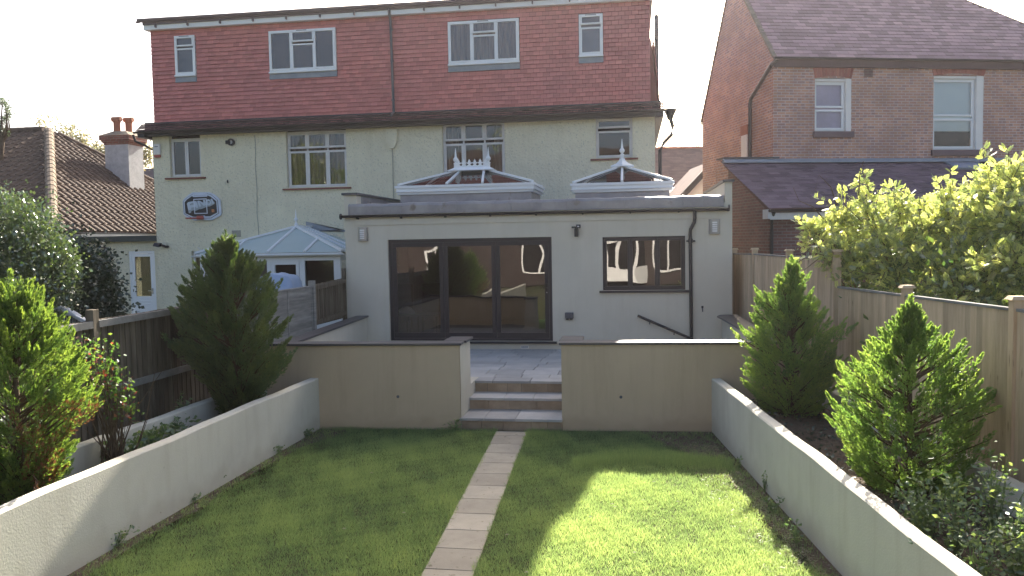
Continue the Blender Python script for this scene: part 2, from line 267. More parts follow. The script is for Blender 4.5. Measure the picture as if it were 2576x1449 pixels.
def thing(name, label, cat, org=(0, 0, 0), rz=0, group=None):
    o = bpy.data.objects.new(name, None); COL.objects.link(o); o.empty_display_size = .2; o.location = tuple(float(c) for c in org); o.rotation_euler = (0, 0, rz)
    o['label'] = label; o['category'] = cat
    if group: o['group'] = group
    ORG[o.name] = (0, 0, 0) if rz else tuple(float(c) for c in org)
    return o
def tag(o, label, cat, group=None):
    o['label'] = label; o['category'] = cat
    if group: o['group'] = group
    return o
def struct(o, kind='structure'): o['kind'] = kind; return o
def arrmesh(name, V, F, m, parent=None, org=(0, 0, 0), rnd=None, smooth=False):
    me = bpy.data.meshes.new(name); k = F.shape[1]; V = V-np.array(org, float)
    me.vertices.add(len(V)); me.vertices.foreach_set('co', V.astype(np.float32).ravel())
    me.loops.add(F.size); me.loops.foreach_set('vertex_index', F.astype(np.int32).ravel())
    me.polygons.add(len(F)); me.polygons.foreach_set('loop_start', np.arange(0, F.size, k, dtype=np.int32)); me.polygons.foreach_set('loop_total', np.full(len(F), k, np.int32))
    at = me.attributes.new('rnd', 'FLOAT', 'POINT'); at.data.foreach_set('value', (rnd if rnd is not None else np.full(len(V), .5)).astype(np.float32))
    me.materials.append(m); me.update(calc_edges=True)
    o = bpy.data.objects.new(name, me); link(o, parent)
    if parent is None: o.location = org
    return o
def unit(v): return v/(np.linalg.norm(v, axis=-1, keepdims=True)+1e-9)
LEAF = (np.array([(0,0,0),(.5,.45,.08),(0,1,.0),(-.5,.45,.08)], float), np.array([(0,1,2),(0,2,3)]))
BLADE = (np.array([(-.5,0,0),(.5,0,0),(0,1,.0)], float), np.array([(0,1,2)]))
def pinnate(n=5, ll=.42, lw=.13):
    V = []; F = []
    for i in range(n):
        t = .15+.8*i/n
        for sgn in (-1, 1):
            k = len(V); a = np.array((0, t, 0)); dr = np.array((sgn*.85, .5, -.12)); pr = np.array((-.5*sgn, .85, 0))
            V += [a, a+dr*ll*.5+pr*lw, a+dr*ll, a+dr*ll*.5-pr*lw]; F += [(k, k+1, k+2), (k, k+2, k+3)]
    k = len(V); V += [np.array((0, .9, 0)), np.array((lw, 1.1, .02)), np.array((0, 1.35, -.05)), np.array((-lw, 1.1, .02))]; F += [(k, k+1, k+2), (k, k+2, k+3)]
    return np.array(V), np.array(F)
PINN = pinnate()
def sprayt(n=3):  # flat feathery frond
    V = []; F = []
    for i in range(n):
        t = .05+.75*i/n
        for sg in (-1, 1):
            k = len(V); a = np.array((0, t, 0)); d = np.array((sg*.75, 1, 0))*(.45-.08*i); p = np.array((.10, -.09*sg, 0)); V += [a-p, a+p, a+d]; F += [(k, k+1, k+2)]
    k = len(V); V += [np.array((-.13, 0, 0)), np.array((.13, 0, 0)), np.array((0, 1.15, 0))]; F += [(k, k+1, k+2)]
    return np.array(V), np.array(F)
SPRAY = sprayt()
def scatter(P, D, S, W, tmpl, rnd=None, Nn=None):
    """place the template at points P pointing along D with length S and width W"""
    n = len(P); D = unit(D); Rv = unit(rng.normal(size=(n, 3)) if Nn is None else Nn); X = unit(np.cross(D, Rv)); Zz = np.cross(X, D)
    T, F = tmpl; S = np.broadcast_to(S, (n,)); W = np.broadcast_to(W, (n,))
    V = P[:, None]+X[:, None]*(T[None, :, :1]*W[:, None, None])+D[:, None]*(T[None, :, 1:2]*S[:, None, None])+Zz[:, None]*(T[None, :, 2:3]*S[:, None, None])
    FF = F[None]+(np.arange(n)*len(T))[:, None, None]
    r = np.repeat(rnd if rnd is not None else rng.random(n), len(T))
    return V.reshape(-1, 3), FF.reshape(-1, F.shape[1]), r
def merge(L):
    V = []; F = []; R = []; k = 0
    for v, f, r in L: V.append(v); F.append(f+k); R.append(r); k += len(v)
    return np.concatenate(V), np.concatenate(F), np.concatenate(R)
# ------------------------------------------------------------------ ground
def sheet(name, poly, z, m, kind='structure'):
    mb = MB(); mb.add([(p[0], p[1], z) for p in poly], [tuple(range(len(poly)))]); o = finish(mb, name, m); o['kind'] = kind; return o
sheet('ground', [(-300, -200), (300, -200), (300, 400), (-300, 400)], -.06, MT['ground'])
LWa, LWb = np.array((-4.62, 11.1)), np.array((-4.80, -4.0))           # foot of the left low wall
def lwx(Y): return -4.62-.02*(11.1-Y)-.0
RWa, RWb = np.array((1.06, 11.5)), np.array((1.06+.119*15.5, -4.0))
def rwx(Y): return 1.06+.119*(11.5-Y)
sheet('lawn', [(-4.8, -4), (3, -4), (1.1, 11.6), (-4.7, 11.3)], 0.0, MT['lawn'])
# path slabs
mb = MB(); pA0, pA1 = gp(1250, 1085), gp(1328, 1085); pB0, pB1 = gp(1060, 1449), gp(1190, 1449)
def pth(Y):
    t = (Y-11.15)/(pB0[1]-11.15); return pA0[0]+t*(pB0[0]-pA0[0]), pA1[0]+t*(pB1[0]-pA1[0])
Y = 11.12; k = 0
while Y > 1.0:
    a = Y; b = Y-.455 if k else Y-.25; (x0, x1), (x2, x3) = pth(a), pth(b); j = random.uniform(-.006, .006)
    mb.hexa([(x2+j, b+.006, -.03), (x3+j, b+.006, -.03), (x1+j, a-.006, -.03), (x0+j, a-.006, -.03), (x2+j, b+.006, .018+j/3), (x3+j, b+.006, .018-j/3), (x1+j, a-.006, .018), (x0+j, a-.006, .018)], random.random()); Y = b; k += 1
struct(finish(mb, 'path', MT['paver'], bevel=.004))
# bare earth strips along the walls (irregular outline)
def strip(pts_in, n=40, amp=.06):
    out = []
    for i in range(len(pts_in)-1):
        for j in range(n):
            t = j/n; p = np.array(pts_in[i])*(1-t)+np.array(pts_in[i+1])*t; out.append((p[0]+random.uniform(-amp, amp), p[1]+random.uniform(-amp, amp)))
    return out
soilR_in = [(rwx(11.4)-1.05, 11.25), (.55, 10.3), (.95, 9.3), (1.12, 8.6), (1.22, 7.6), (1.45, 6.6), (1.75, 5.0)]
soilL_in = [(lwx(11)+.55, 11.0), (lwx(10.4)+.3, 10.4), (lwx(9.8)+.18, 9.8), (lwx(9)+.28, 9.0), (lwx(8.2)+.14, 8.2), (lwx(7.6)+.24, 7.6), (lwx(7)+.16, 7), (lwx(6)+.2, 6), (lwx(4)+.1, 4)]
sR = strip(soilR_in)+[(1.9, 4.9), (rwx(5)+.1, 5), (rwx(11.5)+.05, 11.6), (.1, 11.5)]
sL = strip(soilL_in, amp=.05)+[(lwx(4)-.1, 4), (lwx(11)-.1, 11.2)]
struct(sheet('soil', sR, .004, MT['soil'])); struct(sheet('soil', sL, .004, MT['soil']))
def inpoly(px, py, poly):
    poly = np.array(poly); res = np.zeros(len(px), bool); j = len(poly)-1
    for i in range(len(poly)):
        xi, yi = poly[i][:2]; xj, yj = poly[j][:2]
        c = ((yi > py) != (yj > py)) & (px < (xj-xi)*(py-yi)/(yj-yi+1e-12)+xi); res ^= c; j = i
    return res
# grass
n = 640000; gx = rng.uniform(-4.9, 2.4, n); gy = 4.6+(11.5-4.6)*rng.random(n)**.9
left = -4.62-.02*(11.1-gy); right = 1.06+.119*(11.5-gy); ok = (gx > left+.02) & (gx < right-.02) & (gy < 11.1+.03*(gx+4.6))
tt = (gy-11.15)/(pB0[1]-11.15); p0 = pA0[0]+tt*(pB0[0]-pA0[0]); p1 = pA1[0]+tt*(pB1[0]-pA1[0]); edge = .05*np.sin(gy*23)*np.sin(gy*7.3)+.02*np.sin(gy*51)
ok &= ~((gx > p0+.012-abs(edge)*.5+.02*rng.random(n)) & (gx < p1-.012+abs(edge)*.4-.02*rng.random(n)))
soil = inpoly(gx, gy, sR) | inpoly(gx, gy, sL); ok &= ~(soil & (rng.random(n) > .30+.25*np.sin(gx*31)*np.sin(gy*17)))
pat = np.sin(gx*3.1+gy*1.7)*np.sin(gy*2.3-gx)+.6*np.sin(gx*9+1)*np.sin(gy*8)+.5*np.sin(gx*17-gy*11)*np.sin(gy*19+gx*5)
ok &= rng.random(n) < (.80+.18*pat)
gx, gy, pat, sl_ = gx[ok], gy[ok], pat[ok], soil[ok]; n = len(gx)
nearwall = (gy > 10.9)*.03
D = np.stack([rng.normal(0, .45, n), rng.normal(0, .45, n), np.ones(n)], 1)
S = (.034+.022*rng.random(n)+.008*pat+nearwall*rng.random(n))*(1+.8*(rng.random(n) > .97))
V, F_, R_ = scatter(np.stack([gx, gy, np.full(n, -.004)], 1), D, S, (.004+.003*rng.random(n))*(.8+.05*(12-gy)), BLADE, rnd=np.clip(.5+.26*pat+.12*np.sin(gx*1.3+2)*np.sin(gy*1.1)+rng.normal(0, .24, n), 0, 1))
g = arrmesh('grass', V, F_, MT['lgrass'], rnd=R_); struct(g, 'stuff'); g['label'] = 'short green lawn grass with a sunlit patch on the right'
# longer unmown grass on the right half and dry clippings
n = 16000; hx = rng.uniform(-.75, 1.15, n); hy = 9.55+.42*np.cos((hx-.25)*1.35)-.1+rng.normal(0, .12, n); V, F_, R_ = scatter(np.stack([hx, hy, np.full(n, -.004)], 1), np.stack([rng.normal(0, .22, n), rng.normal(0, .22, n), np.ones(n)], 1), .05+.09*rng.random(n)**2, .005, BLADE, rnd=np.clip(rng.normal(.5, .2, n), 0, 1))
g = arrmesh('long_grass', V, F_, MT['lgrass'], rnd=R_); struct(g, 'stuff')
n = 5200; hy = rng.uniform(6.2, 10.6, n); hx = rwx(hy)-.12-.5*rng.random(n)**1.3; V, F_, R_ = scatter(np.stack([hx, hy, .004+.02*rng.random(n)], 1), rng.normal(size=(n, 3))*np.array((1, 1, .18)), .03+.05*rng.random(n), .004, BLADE, rnd=rng.random(n))
g = arrmesh('dry_clippings', V, F_, leafmat('straw', (.34, .30, .17), (.3, .27, .12), .25, .4), rnd=R_); struct(g, 'stuff')
for i, (px_, py_) in enumerate(((1535,1268),(1541,1275),(1612,1258),(1505,1232),(1640,1212),(1318,1440),(1270,1345),(1480,1300),(1700,1262),(1590,1390),(1010,1290),(930,1190),(860,1330))):
    q = gp(px_, py_, .045); k = 1; tag(finish(MB().add([q, q+np.array((.018, .012, .006)), q+np.array((.045, .004, .002)), q+np.array((.02, -.014, .008))], [(0, 1, 2), (0, 2, 3)]), 'fallen_leaf', mat('dry_leaf', (.55, .50, .38), .8), None, org=q), 'small pale dry leaf lying on the lawn', 'leaf', 'dry leaves scattered on the lawn')
# pebbles in the bare strips
n = 2600; px = rng.uniform(-4.8, 2, n); py = rng.uniform(4.8, 11.3, n); ok = (inpoly(px, py, sR) | inpoly(px, py, sL)) & (px < rwx(py)) & (px > lwx(py)); px, py = px[ok], py[ok]; n = len(px)
oct_ = (np.array([(1,0,0),(0,1,0),(-1,0,0),(0,-1,0),(0,0,.7),(0,0,-.5)], float), np.array([(0,1,4),(1,2,4),(2,3,4),(3,0,4)]))
V, F_, R_ = scatter(np.stack([px, py, np.full(n, .008)], 1), np.stack([rng.normal(size=n), rng.normal(size=n), np.zeros(n)], 1), .006+.012*rng.random(n), .006+.01*rng.random(n), oct_, Nn=np.tile((0, 0, 1.), (n, 1)))
struct(arrmesh('gravel', V, F_, mat('pebble', (.30, .26, .21), .9, .2, rnd=.5), rnd=R_), 'stuff')
# raised beds
struct(finish(MB().prismZ([(-4.7, 11.1), (-4.98, -3.5), (-6.35, -3.5), (-5.75, 11.1)], -.05, .45), 'planting_bed', MT['soil']))
struct(finish(MB().prismZ([(1.2, 11.5), (2.95, -3.5), (4.55, -3.5), (2.75, 11.7)], -.05, .45), 'planting_bed', MT['soil']))
# patio + steps
Yw = lambda x: 11.2+.047*(x+2.5)        # front line of the terrace wall
ys1 = Yw(-1.8)-.02; ys2 = gp(1300, 1001, .36)[1]; ys3 = gp(1300, 958, .54)[1]
mb = MB(); yy = ys3; row = 0
while yy < 15.88:
    h = [.30, .30, .45, .30][row % 4]; x = -6+random.uniform(0, .5)
    while x < 2.0:
        wd = random.choice([.45, .6, .6, .75]); x1 = min(x+wd, 2.05); mb.box(x+.006, x1-.006, yy+.006 if row else yy-.02, min(yy+h, 15.9)-.006, .50, .54+random.uniform(-.0015, .0015), random.random()); x += wd
    yy += h; row += 1
# only the slabs between the opening walls may come forward of the terrace wall
struct(finish(mb, 'patio', MT['stone'], bevel=.004))
struct(finish(MB().prismZ([(-5.6, Yw(-5.6)+.3), (-2.7, 11.5), (-2.7, ys3+.02), (-.8, ys3+.02), (-.8, 11.7), (2.0, 11.8), (2.0, 15.9), (-5.9, 15.9)], 0, .525).box(-3.0, -2.53, 11.75, ys3+.015, 0, .52).box(-1.0, -.6, 11.9, ys3+.015, 0, .52), 'patio_base', MT['joint']))
st = thing('garden_steps', 'three stone garden steps with pale treads between the two terrace walls', 'steps', (-1.8, 11.5, 0))
xl, xr = -2.52, -1.02
for i, (ya, yb, z) in enumerate([(ys1, ys2, .18), (ys2, ys3, .36)]):
    t = MB(); x = xl
    for wd in (.36, .46, .68) if i == 0 else (.55, .45, .5):
        t.box(x+.003, x+wd-.003, ya-.02, yb+.03, z-.04, z, random.random()); x += wd
    finish(t, 'tread', MT['stone'], st, bevel=.004)
for i, (ya, z0, z1) in enumerate([(ys1, -.02, .138), (ys2, .18, .318), (ys3, .36, .498)]):
    t = MB(); x = xl; k = 0
    while x < xr-.01:
        wd = random.choice([.22, .32, .42]); x1 = min(xr, x+wd); t.box(x+.003, x1-.003, ya+.01+random.uniform(0, .004), ya+.12, z0, z1, random.random()); x += wd
    finish(t, 'riser', MT['riser'], st)
# terrace walls
def coping(mb, a, b, th, z, over=.035, t=.035):
    a = np.array(a[:2], float); b = np.array(b[:2], float); d = (b-a)/np.linalg.norm(b-a); nn = np.array([-d[1], d[0]])
    P = [a-nn*over, b-nn*over, b+nn*(th+over), a+nn*(th+over)]; mb.hexa([(p[0], p[1], z) for p in P]+[(p[0], p[1], z+t) for p in P])
CZ = 1.245
tw = thing('terrace_wall', 'tan rendered terrace wall left of the steps with dark slate coping', 'garden wall', (-3.8, 11.2, 0))
a, b = (-5.45, Yw(-5.45)), (-2.5, Yw(-2.5)); m1 = MB().wallrun(a, b, .22, 0, CZ); finish(m1, 'wall', MT['tan'], tw)
m1 = MB(); m1.box(-2.76, -2.494, Yw(-2.5)+.222, Yw(-2.5)+.72, 0, CZ); m1.box(-2.76, -2.495, Yw(-2.5)+.72, ys3+.3, 0, .545); m1.add([(-2.4935, Yw(-2.5)+.002, 0), (-2.4935, Yw(-2.5)+.222, 0), (-2.4935, Yw(-2.5)+.222, CZ), (-2.4935, Yw(-2.5)+.002, CZ)], [(0, 1, 2, 3)]); finish(m1, 'return_wall', MT['ext'], tw)
m1 = MB(); coping(m1, a, (-2.47, Yw(-2.47)), .22, CZ); m1.prismZ([(-2.80, Yw(-2.8)+.258), (-2.45, Yw(-2.5)+.258), (-2.45, Yw(-2.5)+.76), (-2.80, Yw(-2.5)+.76)], CZ+.002, CZ+.037); finish(m1, 'coping', MT['slatecap'], tw, bevel=.005)
finish(MB().tube([yp(1001, 998, Yw(-3.4)+.02), yp(1001, 998, Yw(-3.4)-.02)], .022, 12), 'weep_pipe', MT['greyp'], tw)
sw = MB().wallrun((-5.42, Yw(-5.4)+.24), (-5.75, 15.88), -.2, 0, 1.20); 
sidew = thing('side_wall', 'low white rendered patio wall with dark coping below the grey fence panel', 'garden wall', (-5.6, 13.5, 0)); finish(MB().wallrun((-5.20, Yw(-5.2)+.225), (-5.50, 15.88), .18, .5, 1.20), 'wall', MT['ext'], sidew)
m1 = MB(); coping(m1, (-5.20, Yw(-5.2)+.26), (-5.50, 15.88), .2, 1.20); finish(m1, 'coping', MT['slatecap'], sidew, bevel=.005)
tr_ = thing('terrace_wall', 'tan rendered terrace wall right of the steps, its slate coping partly in sun', 'garden wall', (.4, 11.5, 0))
a, b = (-1.03, Yw(-1.03)), (2.15, Yw(2.15)); finish(MB().wallrun(a, b, .22, 0, CZ), 'wall', MT['tan'], tr_)
finish(MB().box(-1.036, -.78, Yw(-1)+.226, Yw(-1)+.72, 0, CZ), 'return_wall', MT['ext'], tr_)
m1 = MB(); coping(m1, (-1.06, Yw(-1.06)), b, .22, CZ); m1.prismZ([(-1.08, Yw(-1)+.262), (-.74, Yw(-1)+.262), (-.74, Yw(-1)+.72), (-.91, Yw(-1)+.80), (-1.08, Yw(-1)+.72)], CZ+.002, CZ+.037); finish(m1, 'coping', MT['slatecap'], tr_, bevel=.005)
finish(MB().tube([yp(1562, 999, Yw(.0)+.02), yp(1562, 999, Yw(.0)-.02)], .022, 12), 'weep_pipe', MT['greyp'], tr_)
sidew = thing('side_wall', 'low white rendered patio wall with rounded dark coping beside the tall right fence', 'garden wall', (1.75, 14, 0)); finish(MB().wallrun((1.85, Yw(2)+.225), (1.70, 15.88), .18, .5, 1.20, side=-1), 'wall', MT['ext'], sidew)
pc = [(1.82, 11.95), (1.62, 15.2), (1.58, 15.6), (1.66, 15.82), (1.8, 15.88), (2.0, 15.88), (2.08, 11.95)]; finish(MB().prismZ(pc, 1.20, 1.235), 'coping', MT['slatecap'], sidew, bevel=.005)
# low retaining walls, slightly uneven tops
def lowwall(fx, y0, y1, th, z0, zt, m, parent, name='wall', n=60, wob=.0055):
    ph = [random.uniform(0, 6) for _ in range(4)]; V = []; Fm = []
    for i in range(n+1):
        Y = y0+(y1-y0)*i/n; x = fx(Y); zt_ = zt+wob*(math.sin(Y*2.1+ph[0])+.6*math.sin(Y*5.3+ph[1])); wx = wob*.6*math.sin(Y*3.7+ph[2]); w2 = wob*.6*math.sin(Y*4.7+ph[3])
        e = .014*(1 if th > 0 else -1)
        V += [(x, Y, z0), (x+wx*.3, Y, zt_-.014), (x+wx*.3+e, Y, zt_), (x+th+w2-e, Y, zt_+.002), (x+th+w2, Y, zt_-.014), (x+th, Y, z0)]
    for i in range(n):
        for j in range(5): a = i*6+j; q = (a, a+6, a+7, a+1); Fm.append(q if th < 0 else q[::-1])
    Fm += [tuple(range(6)) if th > 0 else tuple(range(6))[::-1], tuple(range(n*6, n*6+6))[::-1] if th > 0 else tuple(range(n*6, n*6+6))]
    return finish(MB().add(V, Fm), name, m, parent, org=(fx(8), 8, 0) if parent is None else None)
tag(lowwall(lwx, 11.1, -3.5, -.13, -.05, .77, MT['cream'], None, 'retaining_wall'), 'long cream rendered low wall holding the left planting bed, sunlit at its near end', 'garden wall')
tag(lowwall(rwx, 11.52, -3.5, .13, -.05, .77, MT['cream'], None, 'retaining_wall'), 'long cream rendered low wall holding the right planting bed', 'garden wall')
tag(lowwall(lambda Y: -5.42-.045*(11-Y), 11.1, -3.5, -.12, .3, .73, MT['cream'], None, 'kerb_wall', wob=.006), 'low cream kerb wall at the foot of the dark left fence', 'garden wall')
tag(lowwall(lambda Y: 2.52+.12*(11-Y), 11.6, -3.5, .13, .3, .70, MT['cream'], None, 'kerb_wall', wob=.006), 'low cream kerb wall at the foot of the pale right fence', 'garden wall')
# ------------------------------------------------------------------ fences
def boards(mb, a, b, z0, z1, w=.115, th=.018, step=.1):
    a = np.array(a[:2], float); b = np.array(b[:2], float); L_ = np.linalg.norm(b-a); d = (b-a)/L_; nn = np.array([-d[1], d[0]]); s = 0; k = 0
    zf = (lambda t: z1) if not isinstance(z1, tuple) else (lambda t: z1[0]+(z1[1]-z1[0])*t)
    while s < L_-.02:
        e = min(s+w, L_); q = a+d*s+nn*0; q2 = a+d*e+nn*.012; t = random.uniform(-.006, 0)
        P = [q, q2, q2+nn*th, q+nn*th]; zz = [zf(s/L_)+t, zf(e/L_)+t]
        mb.hexa([(P[0][0],P[0][1],z0),(P[1][0],P[1][1],z0),(P[2][0],P[2][1],z0),(P[3][0],P[3][1],z0),(P[0][0],P[0][1],zz[0]),(P[1][0],P[1][1],zz[1]),(P[2][0],P[2][1],zz[1]),(P[3][0],P[3][1],zz[0])], random.random()); s += step; k += 1
def fence(label, pts, z0, z1, m, mp, mr, rails=(), cap=True, postz=.1, posts=None, railside=-1, pw=.1, group=None, org=None):
    f = thing('wooden_fence', label, 'fence', org or (*pts[0][:2], 0), group=group)
    for i in range(len(pts)-1):
        a, b = np.array(pts[i][:2]), np.array(pts[i+1][:2]); d = (b-a)/np.linalg.norm(b-a); nn = np.array([-d[1], d[0]]); mb = MB()
        zz = (pts[i][2], pts[i+1][2]) if len(pts[i]) > 2 else (z1, z1)
        boards(mb, a+d*pw/2, b-d*pw/2, z0, zz); finish(mb, 'board_panel', m, f)
        if cap: c0, c1 = a+d*pw/2+nn*.01, b-d*pw/2+nn*.01; finish(MB().beam((*c0, zz[0]+.014), (*c1, zz[1]+.014), .06, .025), 'capping', mr, f)
        for h in rails:
            c0, c1 = a+d*pw/2+nn*railside*.03, b-d*pw/2+nn*railside*.03; finish(MB().beam((*c0, zz[0]-h), (*c1, zz[1]-h), .045, .08), 'rail', mr, f)
    for i, p in enumerate(pts):
        if posts and not posts[i]: continue
        z = (p[2] if len(p) > 2 else z1)+postz; pb = MB().box(p[0]-pw/2, p[0]+pw/2, p[1]-pw/2, p[1]+pw/2, 0, z); po = finish(pb, 'post', mp, f, bevel=.004)
        if cap: finish(MB().hexa([(p[0]-.075,p[1]-.075,z),(p[0]+.075,p[1]-.075,z),(p[0]+.075,p[1]+.075,z),(p[0]-.075,p[1]+.075,z),(p[0]-.055,p[1]-.055,z+.03),(p[0]+.055,p[1]-.055,z+.03),(p[0]+.055,p[1]+.055,z+.03),(p[0]-.055,p[1]+.055,z+.03)]), 'post_cap', mp, po)
    return f
lf = lambda d: C(-6.42+.2*d, d)[:2]
pL = gp(232, 803, 1.93)                 # post of the left fence
dirL = (lf(13)-lf(8)); dirL = dirL/np.linalg.norm(dirL)
l0 = pL[:2]; fence('dark weathered closeboard fence left of the garden with a blunt square post', [(*(l0-dirL*6.0), 1.86), (*(l0-dirL*3.0), 1.88), (*l0, 1.92), (*(l0+dirL*2.7), 1.95)], .55, 1.93, MT['fenceold'], MT['fenceold'], MT['rail'], rails=(.05, .85), cap=False, postz=.12)
gpn = yp(775, 730, 13.7)[:2]
p2 = l0+dirL*2.8; pe = yp(868, 720, 15.8)[:2]-np.array((.02, 0)); gpost = p2+(pe-p2)*.66
gf = thing('wooden_fence', 'grey lapped fence panel with pale posts below the conservatory', 'fence', (*p2, 0))
dd = (gpost-p2)/np.linalg.norm(gpost-p2); LN = np.linalg.norm(gpost-p2); mb = MB()
for i in range(8): z = .95+i*.122; mb.beam((*(p2+dd*.03), z+.06), (*(gpost-dd*.05), z+.06), .02+.0, .135, r=random.random())
finish(mb, 'lap_panel', MT['fencegrey'], gf)
for t in (.18, .42, .66, .98): q = p2+dd*LN*t; finish(MB().beam((*q, .9), (*q, 1.94), .04, .05, up=(dd[0], dd[1], 0)), 'batten', MT['fencegrey'], gf)
finish(MB().beam((*p2, 1.95), (*(gpost-dd*.05), 1.95), .07, .03), 'capping', MT['rail'], gf)
finish(MB().box(gpost[0]-.06, gpost[0]+.05, gpost[1]-.05, gpost[1]+.05, .5, 2.06), 'post', MT['fencegrey'], gf, bevel=.004)
fence('short brown closeboard fence panel against the extension corner', [(*(gpost+dd*.02), 1.98), (*pe, 2.03)], 1.2, 2.0, MT['fenceold'], MT['fenceold'], MT['fenceold'], rails=(.06, .72), cap=False, postz=.2, posts=(0, 1), pw=.07)
vr = 53/2000
rfp = lambda d: C(4.13+vr*d, d)[:2]
def rpost(px, d=None):
    s = (px-1288)/FPX; d = 4.13/(s-vr); return rfp(d)
fence('pale brown closeboard fence right of the garden with capped posts', [(*rfp(3.0), 2.06), (*rfp(4.8), 2.06), (*rpost(2563), 2.07), (*rpost(2284), 2.05), (*rpost(2112), 2.03)], .5, 2.05, MT['fencenew'], MT['fencenew'], MT['rail'], postz=.10, posts=(1, 1, 1, 1, 0), group=None)
fence('taller pale brown closeboard fence beside the patio, nearest the extension', [(*rpost(2106), 2.42), (*rpost(1987), 2.40), (*rpost(1900), 2.40), (*rpost(1849), 2.38)], .5, 2.4, MT['fencenew'], MT['fencenew'], MT['rail'], postz=.10, posts=(1, 1, 1, 1))
# ------------------------------------------------------------------ windows
def window(parent, r, Y, cells, m=None, fw=.06, sash=.035, proud=.0, glass='glasswin', back='dark', sill=None, gold=None, depth=.07, sashes=None, curtain=None, name='window', org_parent=None):
    """r=(x0,x1,z0,z1); cells=list of rectangles in 0..1; frame fills the rest"""
    m = m or MT['upvc']; x0, x1, z0, z1 = r; W, H = x1-x0, z1-z0; fb = MB(); gb = MB()
    xs = sorted({0, 1, *[c[0] for c in cells], *[c[1] for c in cells]})
    fb.box(x0, x1, Y, Y+depth, z0, z0+fw); fb.box(x0, x1, Y, Y+depth, z1-fw, z1); fb.box(x0, x0+fw, Y+.001, Y+depth, z0+fw, z1-fw); fb.box(x1-fw, x1, Y+.001, Y+depth, z0+fw, z1-fw)
    for ci, (a, b, c, d) in enumerate(cells):
        X0, X1, Z0, Z1 = x0+a*W, x0+b*W, z0+c*H, z0+d*H
        X0 = max(X0, x0+fw*.6); X1 = min(X1, x1-fw*.6); Z0 = max(Z0, z0+fw*.6); Z1 = min(Z1, z1-fw*.6); s = sash; p = .018 if (sashes is None or sashes[ci]) else .004
        g = .004
        fb.box(X0+g, X1-g, Y-p, Y+.04, Z0+g, Z0+s); fb.box(X0+g, X1-g, Y-p, Y+.04, Z1-s, Z1-g); fb.box(X0+g, X0+s, Y-p+.001, Y+.04, Z0+s, Z1-s); fb.box(X1-s, X1-g, Y-p+.001, Y+.04, Z0+s, Z1-s)
        q = Y+.012; gb.add([(X0+s, q, Z0+s), (X1-s, q, Z0+s), (X1-s, q, Z1-s), (X0+s, q, Z1-s)], [(0, 1, 2, 3)])
    for a in xs[1:-1]:
        X = x0+a*W; fb.box(X-.018, X+.018, Y-.002, Y+depth-.01, z0+fw, z1-fw)
    o = finish(fb, name, m, parent, bevel=.004); finish(gb, 'pane', MT[glass], o)
    if curtain:
        for (u0, u1) in curtain:
            mb = MB(); X = x0+u0*W; V = []; k = 0
            while X < x0+u1*W: V += [(X, Y+.16+.03*math.sin(X*38)+random.uniform(-.008, .008), z0+.02), (X, Y+.16+.03*math.sin(X*38), z1-.02)]; X += .025; k += 1
            mb.add(V, [(2*i, 2*i+2, 2*i+3, 2*i+1) for i in range(k-1)])
            finish(mb, 'curtain', MT['curtain'], o)
    finish(MB().box(x0-.3, x1+.3, Y+.38, Y+.40, z0-.3, z1+.3), 'interior', MT[back], o)
    if sill: finish(MB().box(x0-sill[0], x1+sill[0], Y-sill[1], Y+.02, z0-.045, z0-.003), 'sill', sill[2], o, bevel=.004)
    return o
def rect(p0, p1, Y):
    a, b = yp(*p0, Y), yp(*p1, Y); return (a[0], b[0], b[2], a[2])
# tile fields
def tiles(mb, P0, u, v, nrm, W, H, tw, ch, th=.014, holes=(), clip=None, jit=.004, tilt=.0):
    P0, u, v, nrm = [np.array(q, float) for q in (P0, u, v, nrm)]; rows = int(math.ceil(H/ch))
    for j in range(rows):
        v0 = j*ch; x = -(tw/2 if j % 2 else 0)
        while x < W-.01:
            a, b = max(x, 0), min(x+tw, W); x += tw
            if b-a < .02: continue
            cm, vm = (a+b)/2, v0+ch/2
            if clip and not clip(cm, vm): continue
            for h in holes:
                if h[2] < v0+ch*.6 < h[3]:
                    if a < h[0] < b: b = h[0]
                    elif a < h[1] < b: a = h[1]
            if b-a < .012: continue
            sk = False
            for h in holes:
                if a >= h[0]-.001 and b <= h[1]+.001 and h[2] < v0+ch*.6 < h[3]: sk = True
            if sk: continue
            z = th+random.uniform(0, jit); dz = random.uniform(-.003, .003); e = ch*1.0; up = v0+e
            A, B = P0+u*(a+.003), P0+u*(b-.003)
            P = [A+v*(v0+dz), B+v*(v0+dz), B+v*up, A+v*up]
            mb.add([P[0]+nrm*z, P[1]+nrm*(z+random.uniform(-.002, .002)), P[2]+nrm*.003, P[3]+nrm*.003, P[0]+nrm*(z-.011), P[1]+nrm*(z-.011), P[2]-nrm*.012, P[3]-nrm*.012], [(0, 1, 2, 3), (4, 5, 1, 0), (7, 6, 5, 4), (4, 0, 3), (5, 2, 1)], random.random())
